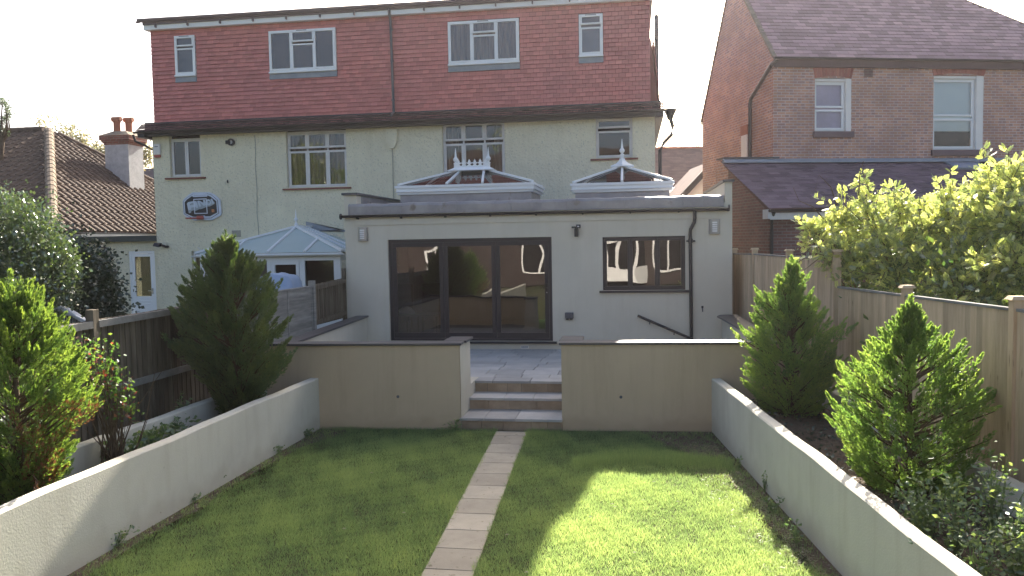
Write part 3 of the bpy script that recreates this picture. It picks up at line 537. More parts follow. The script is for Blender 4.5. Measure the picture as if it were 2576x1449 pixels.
# ------------------------------------------------------------------ main semi-detached house
YH = 20.3; XL, XR = -13.02, .56; ZE = 5.72; ZT = 8.62
house = thing('semi_detached_house', 'pair of cream roughcast houses with red hung-tile top storey', 'house', (-6.2, 24, 0))
G1 = rect((430, 350), (514, 446), YH+.12); G2 = rect((722, 333), (879, 471), YH+.12); G3 = rect((1113, 310), (1274, 425), YH+.12); G4 = rect((1497, 298), (1593, 398), YH+.12)
G3 = (G3[0], G3[1], G2[2], G3[3]); SW = rect((486, 632), (560, 738), YH+.12)
door_h = None
holes = [(g[0]+.015, g[1]-.015, g[2]+.02, ZE+.05 if g[3] > 5.5 else g[3]) for g in (G1, G2, G3, G4, SW)]
ZU = ZE+.10
holes = [(h[0], h[1], h[2], min(h[3], ZU-.01)) for h in holes]
mb = MB().wallY(XL, XR, 0, ZU, YH, .14, holes)
mb.add([(XL,YH,0),(XL,28.5,0),(XL,28.5,ZU),(XL,YH,ZU),(XR,YH,0),(XR,28.5,0),(XR,28.5,ZU),(XR,YH,ZU)], [(1,0,3,2),(4,5,6,7),(5,1,2,6)]); finish(mb, 'wall', MT['rough'], house)
for g, cells, cur in ((G1, [(0,.5,0,1),(.5,1,0,1)], None), (G2, [(i/3,(i+1)/3,0,.66) for i in range(3)]+[(i/3,(i+1)/3,.70,1) for i in range(3)], [(0,1)]), (G3, [(i/3,(i+1)/3,0,.66) for i in range(3)]+[(i/3,(i+1)/3,.70,1) for i in range(3)], [(0,.25),(.8,1)]), (G4, [(0,1,0,.68),(0,1,.74,1)], None)):
    g = (g[0], g[1], g[2], min(g[3], ZU)); 
    if cells[0][3] == .66:
        o = window(house, g, YH+.1, cells, MT['oldwhite'], curtain=cur, fw=.07, sash=.055, sill=(.10, .17, MT['sillred']))
    else: o = window(house, g, YH+.1, cells, MT['oldwhite'], curtain=cur, fw=.07, sash=.05, sill=(.12, .17, MT['sillred']))
window(house, SW, YH+.1, [(0, .3, 0, 1), (.3, 1, 0, 1)], MT['upvc'])
# eaves skirt, fascia, gutter of old roof
mb = MB(); ZS = 6.05
for k_ in range(4):    # flaring courses of dark plain tiles over the eaves
    pass
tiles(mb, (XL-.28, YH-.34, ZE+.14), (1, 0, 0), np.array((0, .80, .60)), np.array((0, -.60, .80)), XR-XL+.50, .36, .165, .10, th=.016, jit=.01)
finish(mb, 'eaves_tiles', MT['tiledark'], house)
mb = MB().box(XL-.22, XR+.18, YH-.29, YH-.005, ZE+.03, ZE+.06); mb.box(XL-.24, XR+.2, YH-.31, YH-.29, ZE+.05, ZE+.15); mb.box(XL-.2, XR+.15, YH-.02, YH+.3, ZE+.1, ZE+.42); mb.box(XR+.0, XR+.2, YH-.36, 28, ZE-.02, ZE+.15); mb.box(XL-.2, XL, YH-.36, 28, ZE-.02, ZE+.15); finish(mb, 'soffit', MT['black'], house)
def gutter(mb, a, b, r=.055, n=10):
    a = np.array(a, float); b = np.array(b, float); d = (b-a)/np.linalg.norm(b-a); s = np.cross(d, (0, 0, 1)); V = []; m_ = 10
    for p in (a, b):
        for i in range(m_+1): t = math.pi*i/m_; V.append(p+s*r*math.cos(t)-ZV*r*math.sin(t)*.95)
        for i in range(m_, -1, -1): t = math.pi*i/m_; V.append(p+s*(r-.006)*math.cos(t)-ZV*(r-.006)*math.sin(t)*.95)
    k = 2*(m_+1); F_ = [(i, (i+1) % k, k+(i+1) % k, k+i) for i in range(k)]; F_ += [tuple(range(m_+1)), tuple(range(k, k+m_+1))]
    mb.add(V, F_)
mb = MB(); gutter(mb, (XL-.30, YH-.37, ZE+.13), (XR+.28, YH-.37, ZE+.15), .052); finish(mb, 'gutter', MT['black'], house)
mb = MB().lathe((XR+.36, YH-.30, ZE-.08), [(.06, -.02), (.1, .1), (.16, .22), (.16, .24)], 4); finish(mb, 'rainwater_hopper', MT['black'], house)
finish(MB().tube([(XR+.36, YH-.30, ZE-.05), (XR+.42, YH-.28, ZE-.25), (XR+.40, YH-.22, ZE-.45), (XR+.22, YH-.12, ZE-.62), (XR+.12, YH-.06, ZE-.8), (XR+.1, YH-.06, .3)], .045), 'downpipe', MT['black'], house)
finish(MB().tube([(XL-.3, YH-.4, ZE+.05), (XL-.25, YH-.38, ZE-.12), (XL-.1, YH-.2, ZE-.22), (XL-.06, YH+.15, ZE-.32), (XL-.06, YH+.15, 2.8)], .035), 'downpipe', MT['black'], house)
# hung tile storey
YT = YH+.02; TX0, TX1 = XL+.08, XR-.10; TZ0, TZ1 = ZE+.345, ZT-.0
D1 = rect((440, 92), (495, 188), YT); D2 = rect((677, 80), (848, 174), YT); D3 = rect((1127, 57), (1307, 154), YT); D4 = rect((1456, 38), (1517, 138), YT)
DW = [D1, D2, D3, D4]
holes = [(h[0]-TX0-.01, h[1]-TX0+.01, h[2]-TZ0-.14, h[3]-TZ0+.0) for h in DW]
mb = MB(); tiles(mb, (TX0, YT, TZ0-.06), (1, 0, 0), (0, 0, 1), (0, -1, 0), TX1-TX0, TZ1-TZ0+.06, .165, .108, th=.032, jit=.006, holes=[(a, b, c+.06, d+.06) for a, b, c, d in holes]); 
# bottom courses kick out over the skirt
for q in range(2): tiles(mb, (TX0-.04-.04*(1-q), YT-.10+.045*q, TZ0-.15+q*.055), (1, 0, 0), np.array((0, .5, .866)), np.array((0, -.866, .5)), TX1-TX0+.08+.08*(1-q), .09, .165, .09, th=.02)
# side returns
tiles(mb, (TX0, 28, TZ0-.1), (0, -1, 0), (0, 0, 1), (-1, 0, 0), 28-YT, TZ1-TZ0+.1, .165, .100, th=.022, jit=.006)
sv = np.array((-.09, 0, 1.0)); sv /= np.linalg.norm(sv); tiles(mb, (TX1+.22, YT, TZ0-.1), (0, 1, 0), sv, (sv[2], 0, -sv[0]), 8, TZ1-TZ0-.9, .165, .100, th=.022, jit=.006)
finish(mb, 'hung_tiles', MT['tilered'], house)
mb = MB().wallY(TX0+.01, TX1-.0, TZ0-.3, ZT+.05, YT+.02, .1, [(d[0]+.01, d[1]-.01, d[2]+.01, d[3]-.01) for d in DW]); mb.box(TX0+.012, TX1-.002, YT+.8, 28.3, TZ0-.3, ZT+.05); mb.box(TX0+.011, TX0+.02, YT+.022, YT+.8, TZ0-.3, ZT+.05); mb.box(TX1-.31, TX1-.001, YT+.022, YT+.8, TZ0-.3, ZT+.05)
mb.hexa([(TX1-.3, YT+.01, TZ0-.3), (TX1+.20, YT+.01, TZ0-.3), (TX1+.20, 28, TZ0-.3), (TX1-.3, 28, TZ0-.3), (TX1-.3, YT+.01, TZ1-.95), (TX1+.02, YT+.01, TZ1-.95), (TX1+.02, 28, TZ1-.95), (TX1-.3, 28, TZ1-.95)]); finish(mb, 'tile_backing', mat('tile_backing', (.22, .07, .055), .9), house)
# roof edge
mb = MB().box(XL-.02, XR-.02, YT-.16, YT+.05, ZT-.02, ZT+.13); finish(mb, 'fascia_board', MT['upvc'], house)
finish(MB().box(XL-.02, XR-.02, YT-.10, 28.5, ZT+.13, ZT+.20), 'flat_roof', MT['lead'], house)
mb = MB(); gutter(mb, (XL-.12, YT-.24, ZT+.24), (XR+.02, YT-.24, ZT+.20), .085); mb.box(XL-.03, XR-.0, YT-.20, YT-.10, ZT+.10, ZT+.255)
for i in range(15): X = XL+.35+i*.93; mb.box(X-.015, X+.015, YT-.23, YT-.165, ZT+.02, ZT+.16)
mb.box(XL-.2, XL-.1, YT-.25, YT-.19, ZT+.16, ZT+.2); finish(mb, 'gutter', MT['guttergrey'], house)
X = yp(987, 200, YT-.06)[0]; mb = MB().tube([(X, YT-.2, ZT+.16), (X, YT-.18, ZT), (X, YT-.09, ZT-.15), (X+.02, YT-.08, ZE+.42), (X+.04, YT-.40, ZE+.28)], .036)
for z in (ZE+.7, ZE+1.7, ZT-.4): mb.tube([(X+.01, YT-.08, z), (X+.01, YT-.08, z+.05)], .046)
finish(mb, 'downpipe', MT['greyp'], house)
# party wall bracket and pipe line under the eaves
mb = MB(); P = yp(983, 315, YH-.1); mb.prismY([(P[0]-.16, ZE-.02), (P[0]+.16, ZE-.02), (P[0]+.14, ZE-.38), (P[0]+.05, ZE-.52), (P[0]-.05, ZE-.52), (P[0]-.14, ZE-.38)], YH-.09, YH+.01); finish(mb, 'corbel', MT['rough'], house)
pp = yp(988, 420, YH)[0]; finish(MB().tube([(pp, YH-.012, ZE-.5), (pp+.01, YH-.012, 5.0), (pp+.0, YH-.012, 3.3)], .012, 6), 'cable', MT['cable'], house)
pp = yp(645, 400, YH)[0]; finish(MB().tube([(pp-.02+.012*math.sin(i*1.3), YH-.008, ZE-.03-i*.24) for i in range(13)], .011, 6), 'cable', MT['cable'], house)
cb = [yp(*q, YH-.01) for q in ((660, 605), (530, 608), (529, 620), (520, 633), (508, 632), (497, 622))]; finish(MB().tube(cb, .010, 6), 'cable', MT['oldwhite'], house)
for g_, cells in ((D1, [(0,1,0,.68),(0,1,.72,1)]), (D2, [(0,.34,0,1),(.34,.68,0,.66),(.34,.68,.70,1),(.68,1,0,1)]), (D3, [(0,.34,0,1),(.34,.68,0,.66),(.34,.68,.70,1),(.68,1,0,1)]), (D4, [(0,1,0,.68),(0,1,.74,1)])):
    o = window(house, g_, YT-.055, cells, MT['upvc'], fw=.05, sash=.045, back='obsc' if len(cells) == 2 else 'dark', sill=(.01, .045, MT['upvc']), curtain=[(.0, 1)] if g_ is D3 else None, sashes=[0, 1] if len(cells) == 2 else [1, 0, 1, 1])
    finish(MB().hexa([(g_[0]-.01, YT-.055, g_[2]-.19), (g_[1]+.01, YT-.055, g_[2]-.19), (g_[1]+.01, YT, g_[2]-.19), (g_[0]-.01, YT, g_[2]-.19), (g_[0]-.01, YT-.042, g_[2]-.045), (g_[1]+.01, YT-.042, g_[2]-.045), (g_[1]+.01, YT, g_[2]-.045), (g_[0]-.01, YT, g_[2]-.045)]), 'lead_apron', MT['leadblue'], o)
    mb = MB().box((g_[0]+g_[1])/2-.14, (g_[0]+g_[1])/2+.14, YT-.079, YT-.06, g_[3]-.035, g_[3]-.02); finish(mb, 'trickle_vent', MT['greyp'], o)
vx = yp(1652, 150, 24.0)[0]; vz = yp(1652, 42, 24.0)[2]; finish(MB().tube([(vx, 24.0, ZE+.2), (vx, 24.0, vz)], .06, 12).lathe((vx, 24.0, vz), [(.06, 0), (.06, .03), (.03, .06)], 12), 'vent_pipe', MT['greyp'], house)
P = yp(992, 14, 24.0); mb = MB().tube([(P[0]-.5, 24, P[2]-.0), (P[0]+.35, 24, P[2]+.05)], .012, 6).tube([(P[0], 24, 8.8), (P[0], 24, P[2]+.03)], .015, 6)
for i in range(9): xx = P[0]-.45+i*.09; mb.tube([(xx, 23.85, P[2]+i*.005), (xx, 24.15, P[2]+i*.005)], .006, 5)
finish(mb, 'tv_aerial', MT['greyp'], house)
finish(MB().box(*[yp(595, 588, YH)[0]-.13, yp(595, 588, YH)[0]+.13], YH-.008, YH+.01, yp(595, 588, YH)[2]-.09, yp(595, 588, YH)[2]+.09), 'air_vent', brickmat('vent_grid', (.07, .06, .05), (.07, .06, .05), (.42, .40, .34), w=.03, h=.03, ms=.008, off=0), house)
# things fixed to the house wall
def octp(cx, cz, w, h, c): return [(cx-w+c, cz-h), (cx+w-c, cz-h), (cx+w, cz-h+c), (cx+w, cz+h-c), (cx+w-c, cz+h), (cx-w+c, cz+h), (cx-w, cz+h-c), (cx-w, cz-h+c)]
bc = yp(507, 519, YH-.06); hoop = thing('basketball_hoop', 'black and white basketball backboard with red ring on the cream wall', 'basketball hoop', (bc[0], YH-.03, bc[2])); K = .00072
def bp_(pts, dx=0, dy=0): return [(bc[0]+(x+dx-1230)*K, bc[2]-(y+dy-740)*K-(x-1230)*K*.03) for x, y in pts]
outer = [(450, 560), (500, 470), (700, 310), (880, 215), (1550, 205), (1760, 290), (1920, 420), (1985, 500), (2010, 1000), (1980, 1080), (1620, 1260), (900, 1280), (560, 1140), (465, 1040)]
inner = [(545, 590), (640, 490), (860, 355), (900, 395), (1470, 375), (1490, 330), (1620, 380), (1830, 540), (1850, 970), (1560, 1110), (1380, 1115), (1330, 1085), (1090, 1100), (1030, 1140), (870, 1135), (560, 1010)]
line = [(480, 560), (620, 430), (880, 280), (925, 335), (1430, 315), (1460, 255), (1640, 300), (1890, 500), (1915, 1000), (1600, 1185), (860, 1215), (500, 1030)]
def shrink(p, k): c = np.mean(p, axis=0); return [tuple(c+(np.array(q)-c)*k) for q in p]
finish(MB().prismY(bp_(outer), YH-.05, YH-.015), 'backboard', MT['bbwhite'], hoop, bevel=.006)
finish(MB().prismY(bp_(line), YH-.053, YH-.048), 'outline', MT['bbblack'], hoop); finish(MB().prismY(bp_(shrink(line, .975)), YH-.056, YH-.05), 'border', MT['bbwhite'], hoop)
finish(MB().prismY(bp_(inner), YH-.060, YH-.054), 'black_field', MT['bbblack'], hoop)
letters = [[(640, 650), (690, 585), (930, 545), (1000, 540), (1000, 560), (920, 600), (760, 660), (770, 705), (920, 690), (935, 765), (800, 800), (810, 870), (690, 890)], [(905, 552), (1030, 540), (1095, 790), (1030, 810), (1010, 765), (940, 775)],
           [(1060, 540), (1140, 525), (1215, 740), (1150, 770)], [(1120, 530), (1190, 540), (1410, 690), (1330, 725)], [(1300, 500), (1385, 495), (1425, 690), (1345, 720)],
           [(1420, 495), (1470, 485), (1500, 690), (1450, 690)], [(1470, 480), (1550, 470), (1615, 530), (1640, 640), (1570, 690), (1490, 690), (1490, 640), (1560, 630), (1590, 600), (1560, 540), (1470, 555)], [(1600, 490), (1650, 445), (1680, 470), (1740, 590), (1775, 610), (1700, 650), (1680, 640), (1630, 520)]]
mb = MB(); mb.prismY(bp_([(650, 720), (930, 600), (1750, 560), (1770, 635), (1680, 690), (1560, 745), (1490, 745), (1200, 850), (1150, 840), (980, 915), (930, 885), (810, 920), (790, 990), (700, 1005)]), YH-.0625, YH-.058); finish(mb, 'lettering_side', MT['bbgrey2'], hoop)
mb = MB()
for i, l in enumerate(letters): mb.prismY(bp_(l), YH-.0660-.0004*i, YH-.060)
finish(mb, 'lettering', MT['bbgrey'], hoop)
mb = MB()
for q in ([(915, 465), (1450, 440), (1450, 475), (915, 500)], [(915, 500), (945, 500), (965, 995), (935, 1030)], [(1420, 475), (1450, 475), (1475, 1015), (1440, 990)], [(965, 995), (1440, 985), (1475, 1015), (935, 1032)]): mb.prismY(bp_(q), YH-.0715, YH-.066)
finish(mb, 'target_square', MT['bbwhite'], hoop); finish(MB().prismY(bp_([(1635, 850), (1735, 850), (1740, 955), (1640, 960)]), YH-.064, YH-.058), 'sticker', MT['orange'], hoop); finish(MB().prismY(bp_([(1675, 895), (1705, 885), (1710, 930), (1685, 925)]), YH-.0665, YH-.0645), 'sticker_mark', MT['bbblack'], hoop)
rc = bp_([(1180, 1170)])[0]; finish(MB().box(rc[0]-.09, rc[0]+.09, YH-.13, YH-.06, rc[1]-.05, rc[1]+.05), 'bracket', MT['red'], hoop, bevel=.01)
mb = MB().tube([(rc[0]+.225*math.cos(t*math.pi/12), YH-.36+.225*math.sin(t*math.pi/12), rc[1]-.02) for t in range(25)], .015, 8)
for t in range(12): a = t*math.pi/6; mb.tube([(rc[0]+.225*math.cos(a), YH-.36+.225*math.sin(a), rc[1]-.025), (rc[0]+.215*math.cos(a+.1), YH-.36+.215*math.sin(a+.1), rc[1]-.05)], .004, 5)
finish(mb, 'ring', MT['red'], hoop)
P = yp(397, 378, YH); al = thing('alarm_box', 'white burglar alarm box with red base under the left eaves', 'alarm box', (P[0], YH, P[2])); finish(MB().box(P[0]-.10, P[0]+.10, YH-.07, YH, P[2]-.13, P[2]+.17), 'cover', MT['plaster'], al, bevel=.025); finish(MB().box(P[0]-.085, P[0]+.085, YH-.068, YH-.005, P[2]-.20, P[2]-.132), 'strobe', MT['red'], al, bevel=.01); finish(MB().box(P[0]-.05, P[0]+.05, YH-.073, YH-.069, P[2]+.08, P[2]+.10), 'print_line', MT['greyp'], al)
P = yp(583, 358, YH); vt = thing('wall_vent', 'round black extractor vent on the cream wall below the eaves', 'vent', (P[0], YH, P[2]))
def ring(c, r0, r1, y0, y1, n=20):
    mb = MB(); V = []
    for j in range(n):
        a = 2*math.pi*j/n; ca, sa = math.cos(a), math.sin(a); V += [(c[0]+r0*ca, y0, c[2]+r0*sa), (c[0]+r1*ca, y0, c[2]+r1*sa), (c[0]+r1*ca, y1, c[2]+r1*sa), (c[0]+r0*ca, y1, c[2]+r0*sa)]
    return mb.add(V, [(4*j+i, 4*j+(i+1) % 4, 4*((j+1) % n)+(i+1) % 4, 4*((j+1) % n)+i) for j in range(n) for i in range(4)])
finish(ring(P, .055, .095, YH-.07, YH+.0), 'rim', MT['black'], vt); finish(MB().box(P[0]-.15, P[0]-.03, YH-.08, YH-.0, P[2]-.05, P[2]+.05), 'cowl', MT['black'], vt, bevel=.015); finish(MB().tube([(P[0], YH-.02, P[2]), (P[0], YH-.001, P[2])], .056, 16), 'duct', MT['oldwhite'], vt)
P = yp(402, 617, YH-.2); fl = thing('floodlight', 'black floodlight on the corner beside the side door', 'light', (P[0], YH-.1, P[2])); finish(MB().hexa([(P[0]-.16, YH-.30, P[2]-.02), (P[0]+.02, YH-.30, P[2]-.06), (P[0]+.02, YH-.12, P[2]-.03), (P[0]-.16, YH-.12, P[2]+.02), (P[0]-.13, YH-.26, P[2]+.07), (P[0]+.02, YH-.26, P[2]+.05), (P[0]+.02, YH-.12, P[2]+.06), (P[0]-.13, YH-.12, P[2]+.07)]), 'head', MT['black'], fl, bevel=.01); finish(MB().tube([(P[0]+.02, YH-.16, P[2]), (P[0]+.12, YH-.12, P[2]-.04), (P[0]+.12, YH, P[2]-.04)], .035), 'bracket', MT['black'], fl)
P = yp(574, 456, YH); tag(finish(MB().tube([(P[0], YH-.03, P[2]-.05), (P[0], YH-.03, P[2]), (P[0]-.02, YH, P[2]+.02)], .02, 8), 'wall_hook', MT['black'], None, org=P), 'small dark hook on the cream wall above the backboard', 'hook')
# ------------------------------------------------------------------ side annexe with white door
YA = 20.55; A0 = yp(213, 640, YA)[0]; an = thing('side_annexe', 'narrow cream flat-roofed annexe with a white half-glazed door beside the house', 'annexe', ((A0+XL)/2, YA+1, 0)); zf = yp(300, 605, YA)[2]
dr = rect((323, 632), (397, 830), YA); dr = (dr[0], min(dr[1], XL-.005), .5, dr[3])
mb = MB().wallY(A0, XL-.003, 0, zf, YA, .1, [dr]); mb.add([(A0, YA, 0), (A0, YA+3, 0), (A0, YA+3, zf), (A0, YA, zf)], [(1, 0, 3, 2)]); finish(mb, 'wall', MT['rough'], an)
finish(MB().box(A0-.1, XL-.004, YA-.12, YA+3, zf, zf+.08), 'roof', MT['leadblue'], an); finish(MB().box(A0-.12, XL-.004, YA-.16, YA-.122, zf-.04, zf+.12), 'fascia_board', mat('green_fascia', (.05, .065, .06), .6), an)
d_ = (dr[0]+.0, dr[1]-.0, dr[2], dr[3]); W_ = d_[1]-d_[0]; H_ = d_[3]-d_[2]; mb = MB().box(d_[0], d_[0]+.07, YA+.02, YA+.1, d_[2], d_[3]).box(d_[1]-.07, d_[1], YA+.02, YA+.1, d_[2], d_[3]).box(d_[0]+.07, d_[1]-.07, YA+.02, YA+.1, d_[3]-.07, d_[3])
mb.box(d_[0]+.075, d_[1]-.075, YA+.03, YA+.08, d_[2], d_[2]+H_*.40); mb.box(d_[0]+.075, d_[0]+.16, YA+.03, YA+.08, d_[2]+H_*.4, d_[3]-.075); mb.box(d_[1]-.16, d_[1]-.075, YA+.03, YA+.08, d_[2]+H_*.4, d_[3]-.075); mb.box(d_[0]+.16, d_[1]-.16, YA+.03, YA+.08, d_[3]-.16, d_[3]-.075)
for z, ww in ((.33, .23), (.29, .2), (.24, .15)): mb.box((d_[0]+d_[1])/2-ww, (d_[0]+d_[1])/2+ww, YA+.018, YA+.03, d_[2]+H_*z, d_[2]+H_*z+.025)
dro = finish(mb, 'door', MT['upvc'], an, bevel=.004); finish(MB().box(d_[0]+.16, d_[1]-.16, YA+.05, YA+.055, d_[2]+H_*.4, d_[3]-.16), 'pane', MT['glasswin'], dro); finish(MB().box(d_[0]+.16, d_[1]-.16, YA+.3, YA+.31, d_[2]+H_*.4, d_[3]-.16), 'interior', MT['dark'], dro)
finish(MB().box(d_[1]-.24, d_[1]-.11, YA-.01, YA+.01, d_[2]+1.0, d_[2]+1.025).box(d_[1]-.13, d_[1]-.10, YA+.0, YA+.03, d_[2]+.92, d_[2]+1.08), 'handle', MT['steel'], dro)
X = yp(268, 700, YA-.08)[0]; finish(MB().tube([(X-.16, YA-.16, zf-.02), (X-.14, YA-.14, zf-.14), (X, YA-.07, zf-.2), (X, YA-.06, .2)], .045), 'downpipe', MT['black'], an)
# ------------------------------------------------------------------ left conservatory
YC = 18.1; ZC = 2.55; cxl = yp(507, 625, YC)[0]; cxr = yp(853, 618, YC)[0]; cons = thing('conservatory', 'white framed conservatory with pale blue hipped roof against the cream house', 'conservatory', ((cxl+cxr)/2, 19, 0))
cxr2 = cxr; ax = (cxl+cxr2)/2+.15; AY = 19.35; AZ = 3.18
e0, e1 = np.array((cxl-.12, YC-.12, ZC)), np.array((cxr2+.12, YC-.12, ZC)); ap = np.array((ax, AY, AZ)); rb = np.array((ax, YH, AZ)); b0 = np.array((cxl-.12, YH, ZC)); b1 = np.array((cxr2+.12, YH, ZC))
mb = MB().add([e0, e1, ap], [(0, 1, 2)]).add([b0, e0, ap, rb], [(0, 1, 2, 3)]).add([e1, b1, rb, ap], [(0, 1, 2, 3)]); rf = finish(mb, 'roof', MT['polyc'], cons)
mb = MB(); up = lambda a, b, t: a+(b-a)*t; dz = ZV*.03
for a, b in ((e0, ap), (e1, ap), (ap, rb)): mb.beam(a+dz, b+dz, .09, .05)
for t in (.25, .5): mb.beam(up(e0, e1, t)+dz*.8, (ap if t == .5 else up(e0, ap, .5))+dz*.8, .06, .04)
mb.beam(up(e0, e1, .75)+dz*.8, up(e1, ap, .5)+dz*.8, .06, .04)
for t in (.3, .6): mb.beam(up(b0, e0, t)+dz*.8, up(rb, ap, t*.8)+dz*.8, .06, .04); mb.beam(up(e1, b1, t)+dz*.8, up(ap, rb, t)+dz*.8, .06, .04)
finish(mb, 'glazing_bar', MT['upvc'], rf); fin = [(.04, 0), (.05, .03), (.025, .06), (.02, .10), (.045, .13), (.05, .16), (.02, .20), (.012, .30), (.003, .42)]
finish(MB().lathe(ap+ZV*.05, fin, 10), 'finial', MT['upvc'], rf)
mb = MB(); gutter(mb, e0-ZV*.04-np.array((.06, .02, 0)), e1-ZV*.04+np.array((.06, -.02, 0)), .05); mb.box(cxl-.1, cxr2+.1, YC-.1, YC-.02, ZC-.09, ZC-.01); finish(mb, 'gutter', MT['upvc'], cons)
fm = MB(); gb = MB(); xs = [yp(px, 680, YC)[0] for px in (507, 520, 590, 672, 682, 755, 765, 842, 856)]
fm.box(cxl, cxr2, YC, YC+.07, ZC-.20, ZC-.09); fm.box(cxl, cxr2, YC, YC+.07, .5, .95)
for q in ((507, 520), (588, 598), (672, 683), (754, 767), (840, 857)): a, b = yp(q[0], 680, YC)[0], yp(q[1], 680, YC)[0]; fm.box(a, b, YC-.005, YC+.075, .5, ZC-.09)
da, db = yp(683, 680, YC)[0], yp(754, 680, YC)[0]
for a, b, c, d in ((da+.01, da+.09, .95, ZC-.2), (db-.09, db-.01, .95, ZC-.2), (da+.09, db-.09, ZC-.29, ZC-.2)): fm.box(a, b, YC-.012, YC+.05, c, d)
fm.box(cxl, cxl+.07, YC+.07, YH, ZC-.2, ZC-.09); fm.box(cxr2-.07, cxr2, YC+.07, YH, ZC-.2, ZC-.09)
for i in range(4): y_ = YC+.07+i*.7; fm.box(cxl+.002, cxl+.068, y_, y_+.06, .5, ZC-.2); fm.box(cxr2-.068, cxr2-.002, y_, y_+.06, .5, ZC-.2)
finish(fm, 'frame', MT['upvc'], cons); gb.add([(cxl, YC+.035, .95), (cxr2, YC+.035, .95), (cxr2, YC+.035, ZC-.2), (cxl, YC+.035, ZC-.2)], [(0, 1, 2, 3)]); gb.add([(cxl+.03, YC, .5), (cxl+.03, YH, .5), (cxl+.03, YH, ZC-.2), (cxl+.03, YC, ZC-.2)], [(0, 1, 2, 3)]); gb.add([(cxr2-.03, YC, .5), (cxr2-.03, YH, .5), (cxr2-.03, YH, ZC-.2), (cxr2-.03, YC, ZC-.2)], [(3, 2, 1, 0)])
finish(gb, 'pane', MT['glasswin'], cons); mb = MB()
for a, b in ((.22, .30), (.33, .42), (.92, .99), (.05, .18)): X0, X1 = cxl+(cxr2-cxl)*a, cxl+(cxr2-cxl)*b; mb.box(X0, X1, YC+.4, YC+.42, .9, ZC-.2)
finish(mb, 'blind', mat('pale_blind', (.42, .40, .38), .9), cons); finish(MB().box(cxl+.2, cxr2-.2, YC+1.2, YC+1.22, .5, ZC-.2), 'interior', MT['dark'], cons)
# lead flashing and debris line above conservatory roof
finish(MB().wallrun(yp(770, 575, YH-.03), yp(868, 590, YH-.03), .02, 3.1, (3.35, 3.05)), 'flashing', MT['leadblue'], cons)
# ------------------------------------------------------------------ rear extension
YE = 15.9; EX0, EX1 = -5.93, 1.90; ext = thing('rear_extension', 'single storey pale rendered extension with lead parapet and dark bifold doors', 'extension', (-2, 18, .5))
DR = (-5.02, -1.615, .70, 2.805); WN = (-.60, 1.01, 1.72, 2.78)
mb = MB().wallY(EX0, EX1, .3, 3.42, YE, .13, [DR, WN]); mb.add([(EX0,YE,.3),(EX0,YH,.3),(EX0,YH,3.74),(EX0,YE,3.74),(EX1,YE,.3),(EX1,YH,.3),(EX1,YH,3.78),(EX1,YE,3.78)], [(1,0,3,2),(4,5,6,7)]); mb.box(EX0, EX0+.26, YE, YH, 3.42, 3.74); mb.box(EX1-.14, EX1, YE-.0, YH, 3.42, 3.80); finish(mb, 'wall', MT['ext'], ext)
finish(MB().box(EX0+.22, EX1-.28, YE-.02, YE, 3.11, 3.24), 'render_band', MT['ext'], ext, bevel=.003)
V = []; nx = 60
for i in range(nx+1):
    x = EX0+.09+(EX1-.16-EX0-.09)*i/nx; w_ = .006*math.sin(i*1.9)+.004*math.sin(i*.7); V += [(x, YE-.03+w_, 3.33), (x, YE-.035+w_, 3.50+w_), (x, YE-.015, 3.545+w_), (x, YE+.05, 3.56+w_), (x, YE+.30, 3.53), (x, YE+.32, 3.36)]
mb = MB().add(V, [(i*6+j, (i+1)*6+j, (i+1)*6+j+1, i*6+j+1) for i in range(nx) for j in range(5)]); mb.add(V[:6], [tuple(range(6))]); mb.add(V[-6:], [tuple(range(6))[::-1]])
for i in range(0, nx, 9): x = EX0+.12+(EX1-EX0-.3)*i/nx; mb.tube([(x, YE-.042, 3.335), (x, YE-.045, 3.50), (x, YE-.02, 3.556), (x, YE+.05, 3.572)], .008, 6)
finish(mb, 'lead_parapet', MT['lead'], ext, smooth=False)
finish(MB().box(EX0+.26, EX1-.14, YE+.32, YH, 3.30, 3.36), 'roof', MT['lead'], ext)
finish(MB().box(EX0+.262, EX0+.27, YE+.3, YH, 3.36, 3.73), 'lead_upstand', MT['lead'], ext)
finish(MB().box(EX0-.04, EX0+.30, YE-.05, YH, 3.742, 3.79), 'side_coping', MT['slatecap'], ext); finish(MB().box(EX1-.18, EX1+.04, YE-.05, YH, 3.802, 3.85), 'side_coping', MT['slatecap'], ext)
mb = MB(); gutter(mb, (EX0-.06, YE-.075, 3.325), (EX1-.07, YE-.075, 3.30), .058)
for i in range(9): x = EX0+.3+i*.93; mb.box(x-.012, x+.012, YE-.12, YE-.0, 3.235, 3.27)
for x in (EX0-.06, EX1-.07): mb.tube([(x-.01, YE-.075, 3.30), (x+.015, YE-.075, 3.30)], .062, 12)
finish(mb, 'gutter', MT['black'], ext)
X = yp(1743, 700, YE-.06)[0]; mb = MB().tube([(X+.04, YE-.075, 3.27), (X+.04, YE-.075, 3.12), (X+.03, YE-.07, 3.04), (X-.04, YE-.06, 2.90), (X-.045, YE-.05, 2.80), (X-.03, YE-.05, .54)], .035, 10); mb.box(X-.12, X+.05, YE-.06, YE, 2.66, 2.69); mb.tube([(X-.04, YE-.05, 2.64), (X-.04, YE-.05, 2.72)], .045)
finish(mb, 'downpipe', MT['black'], ext)
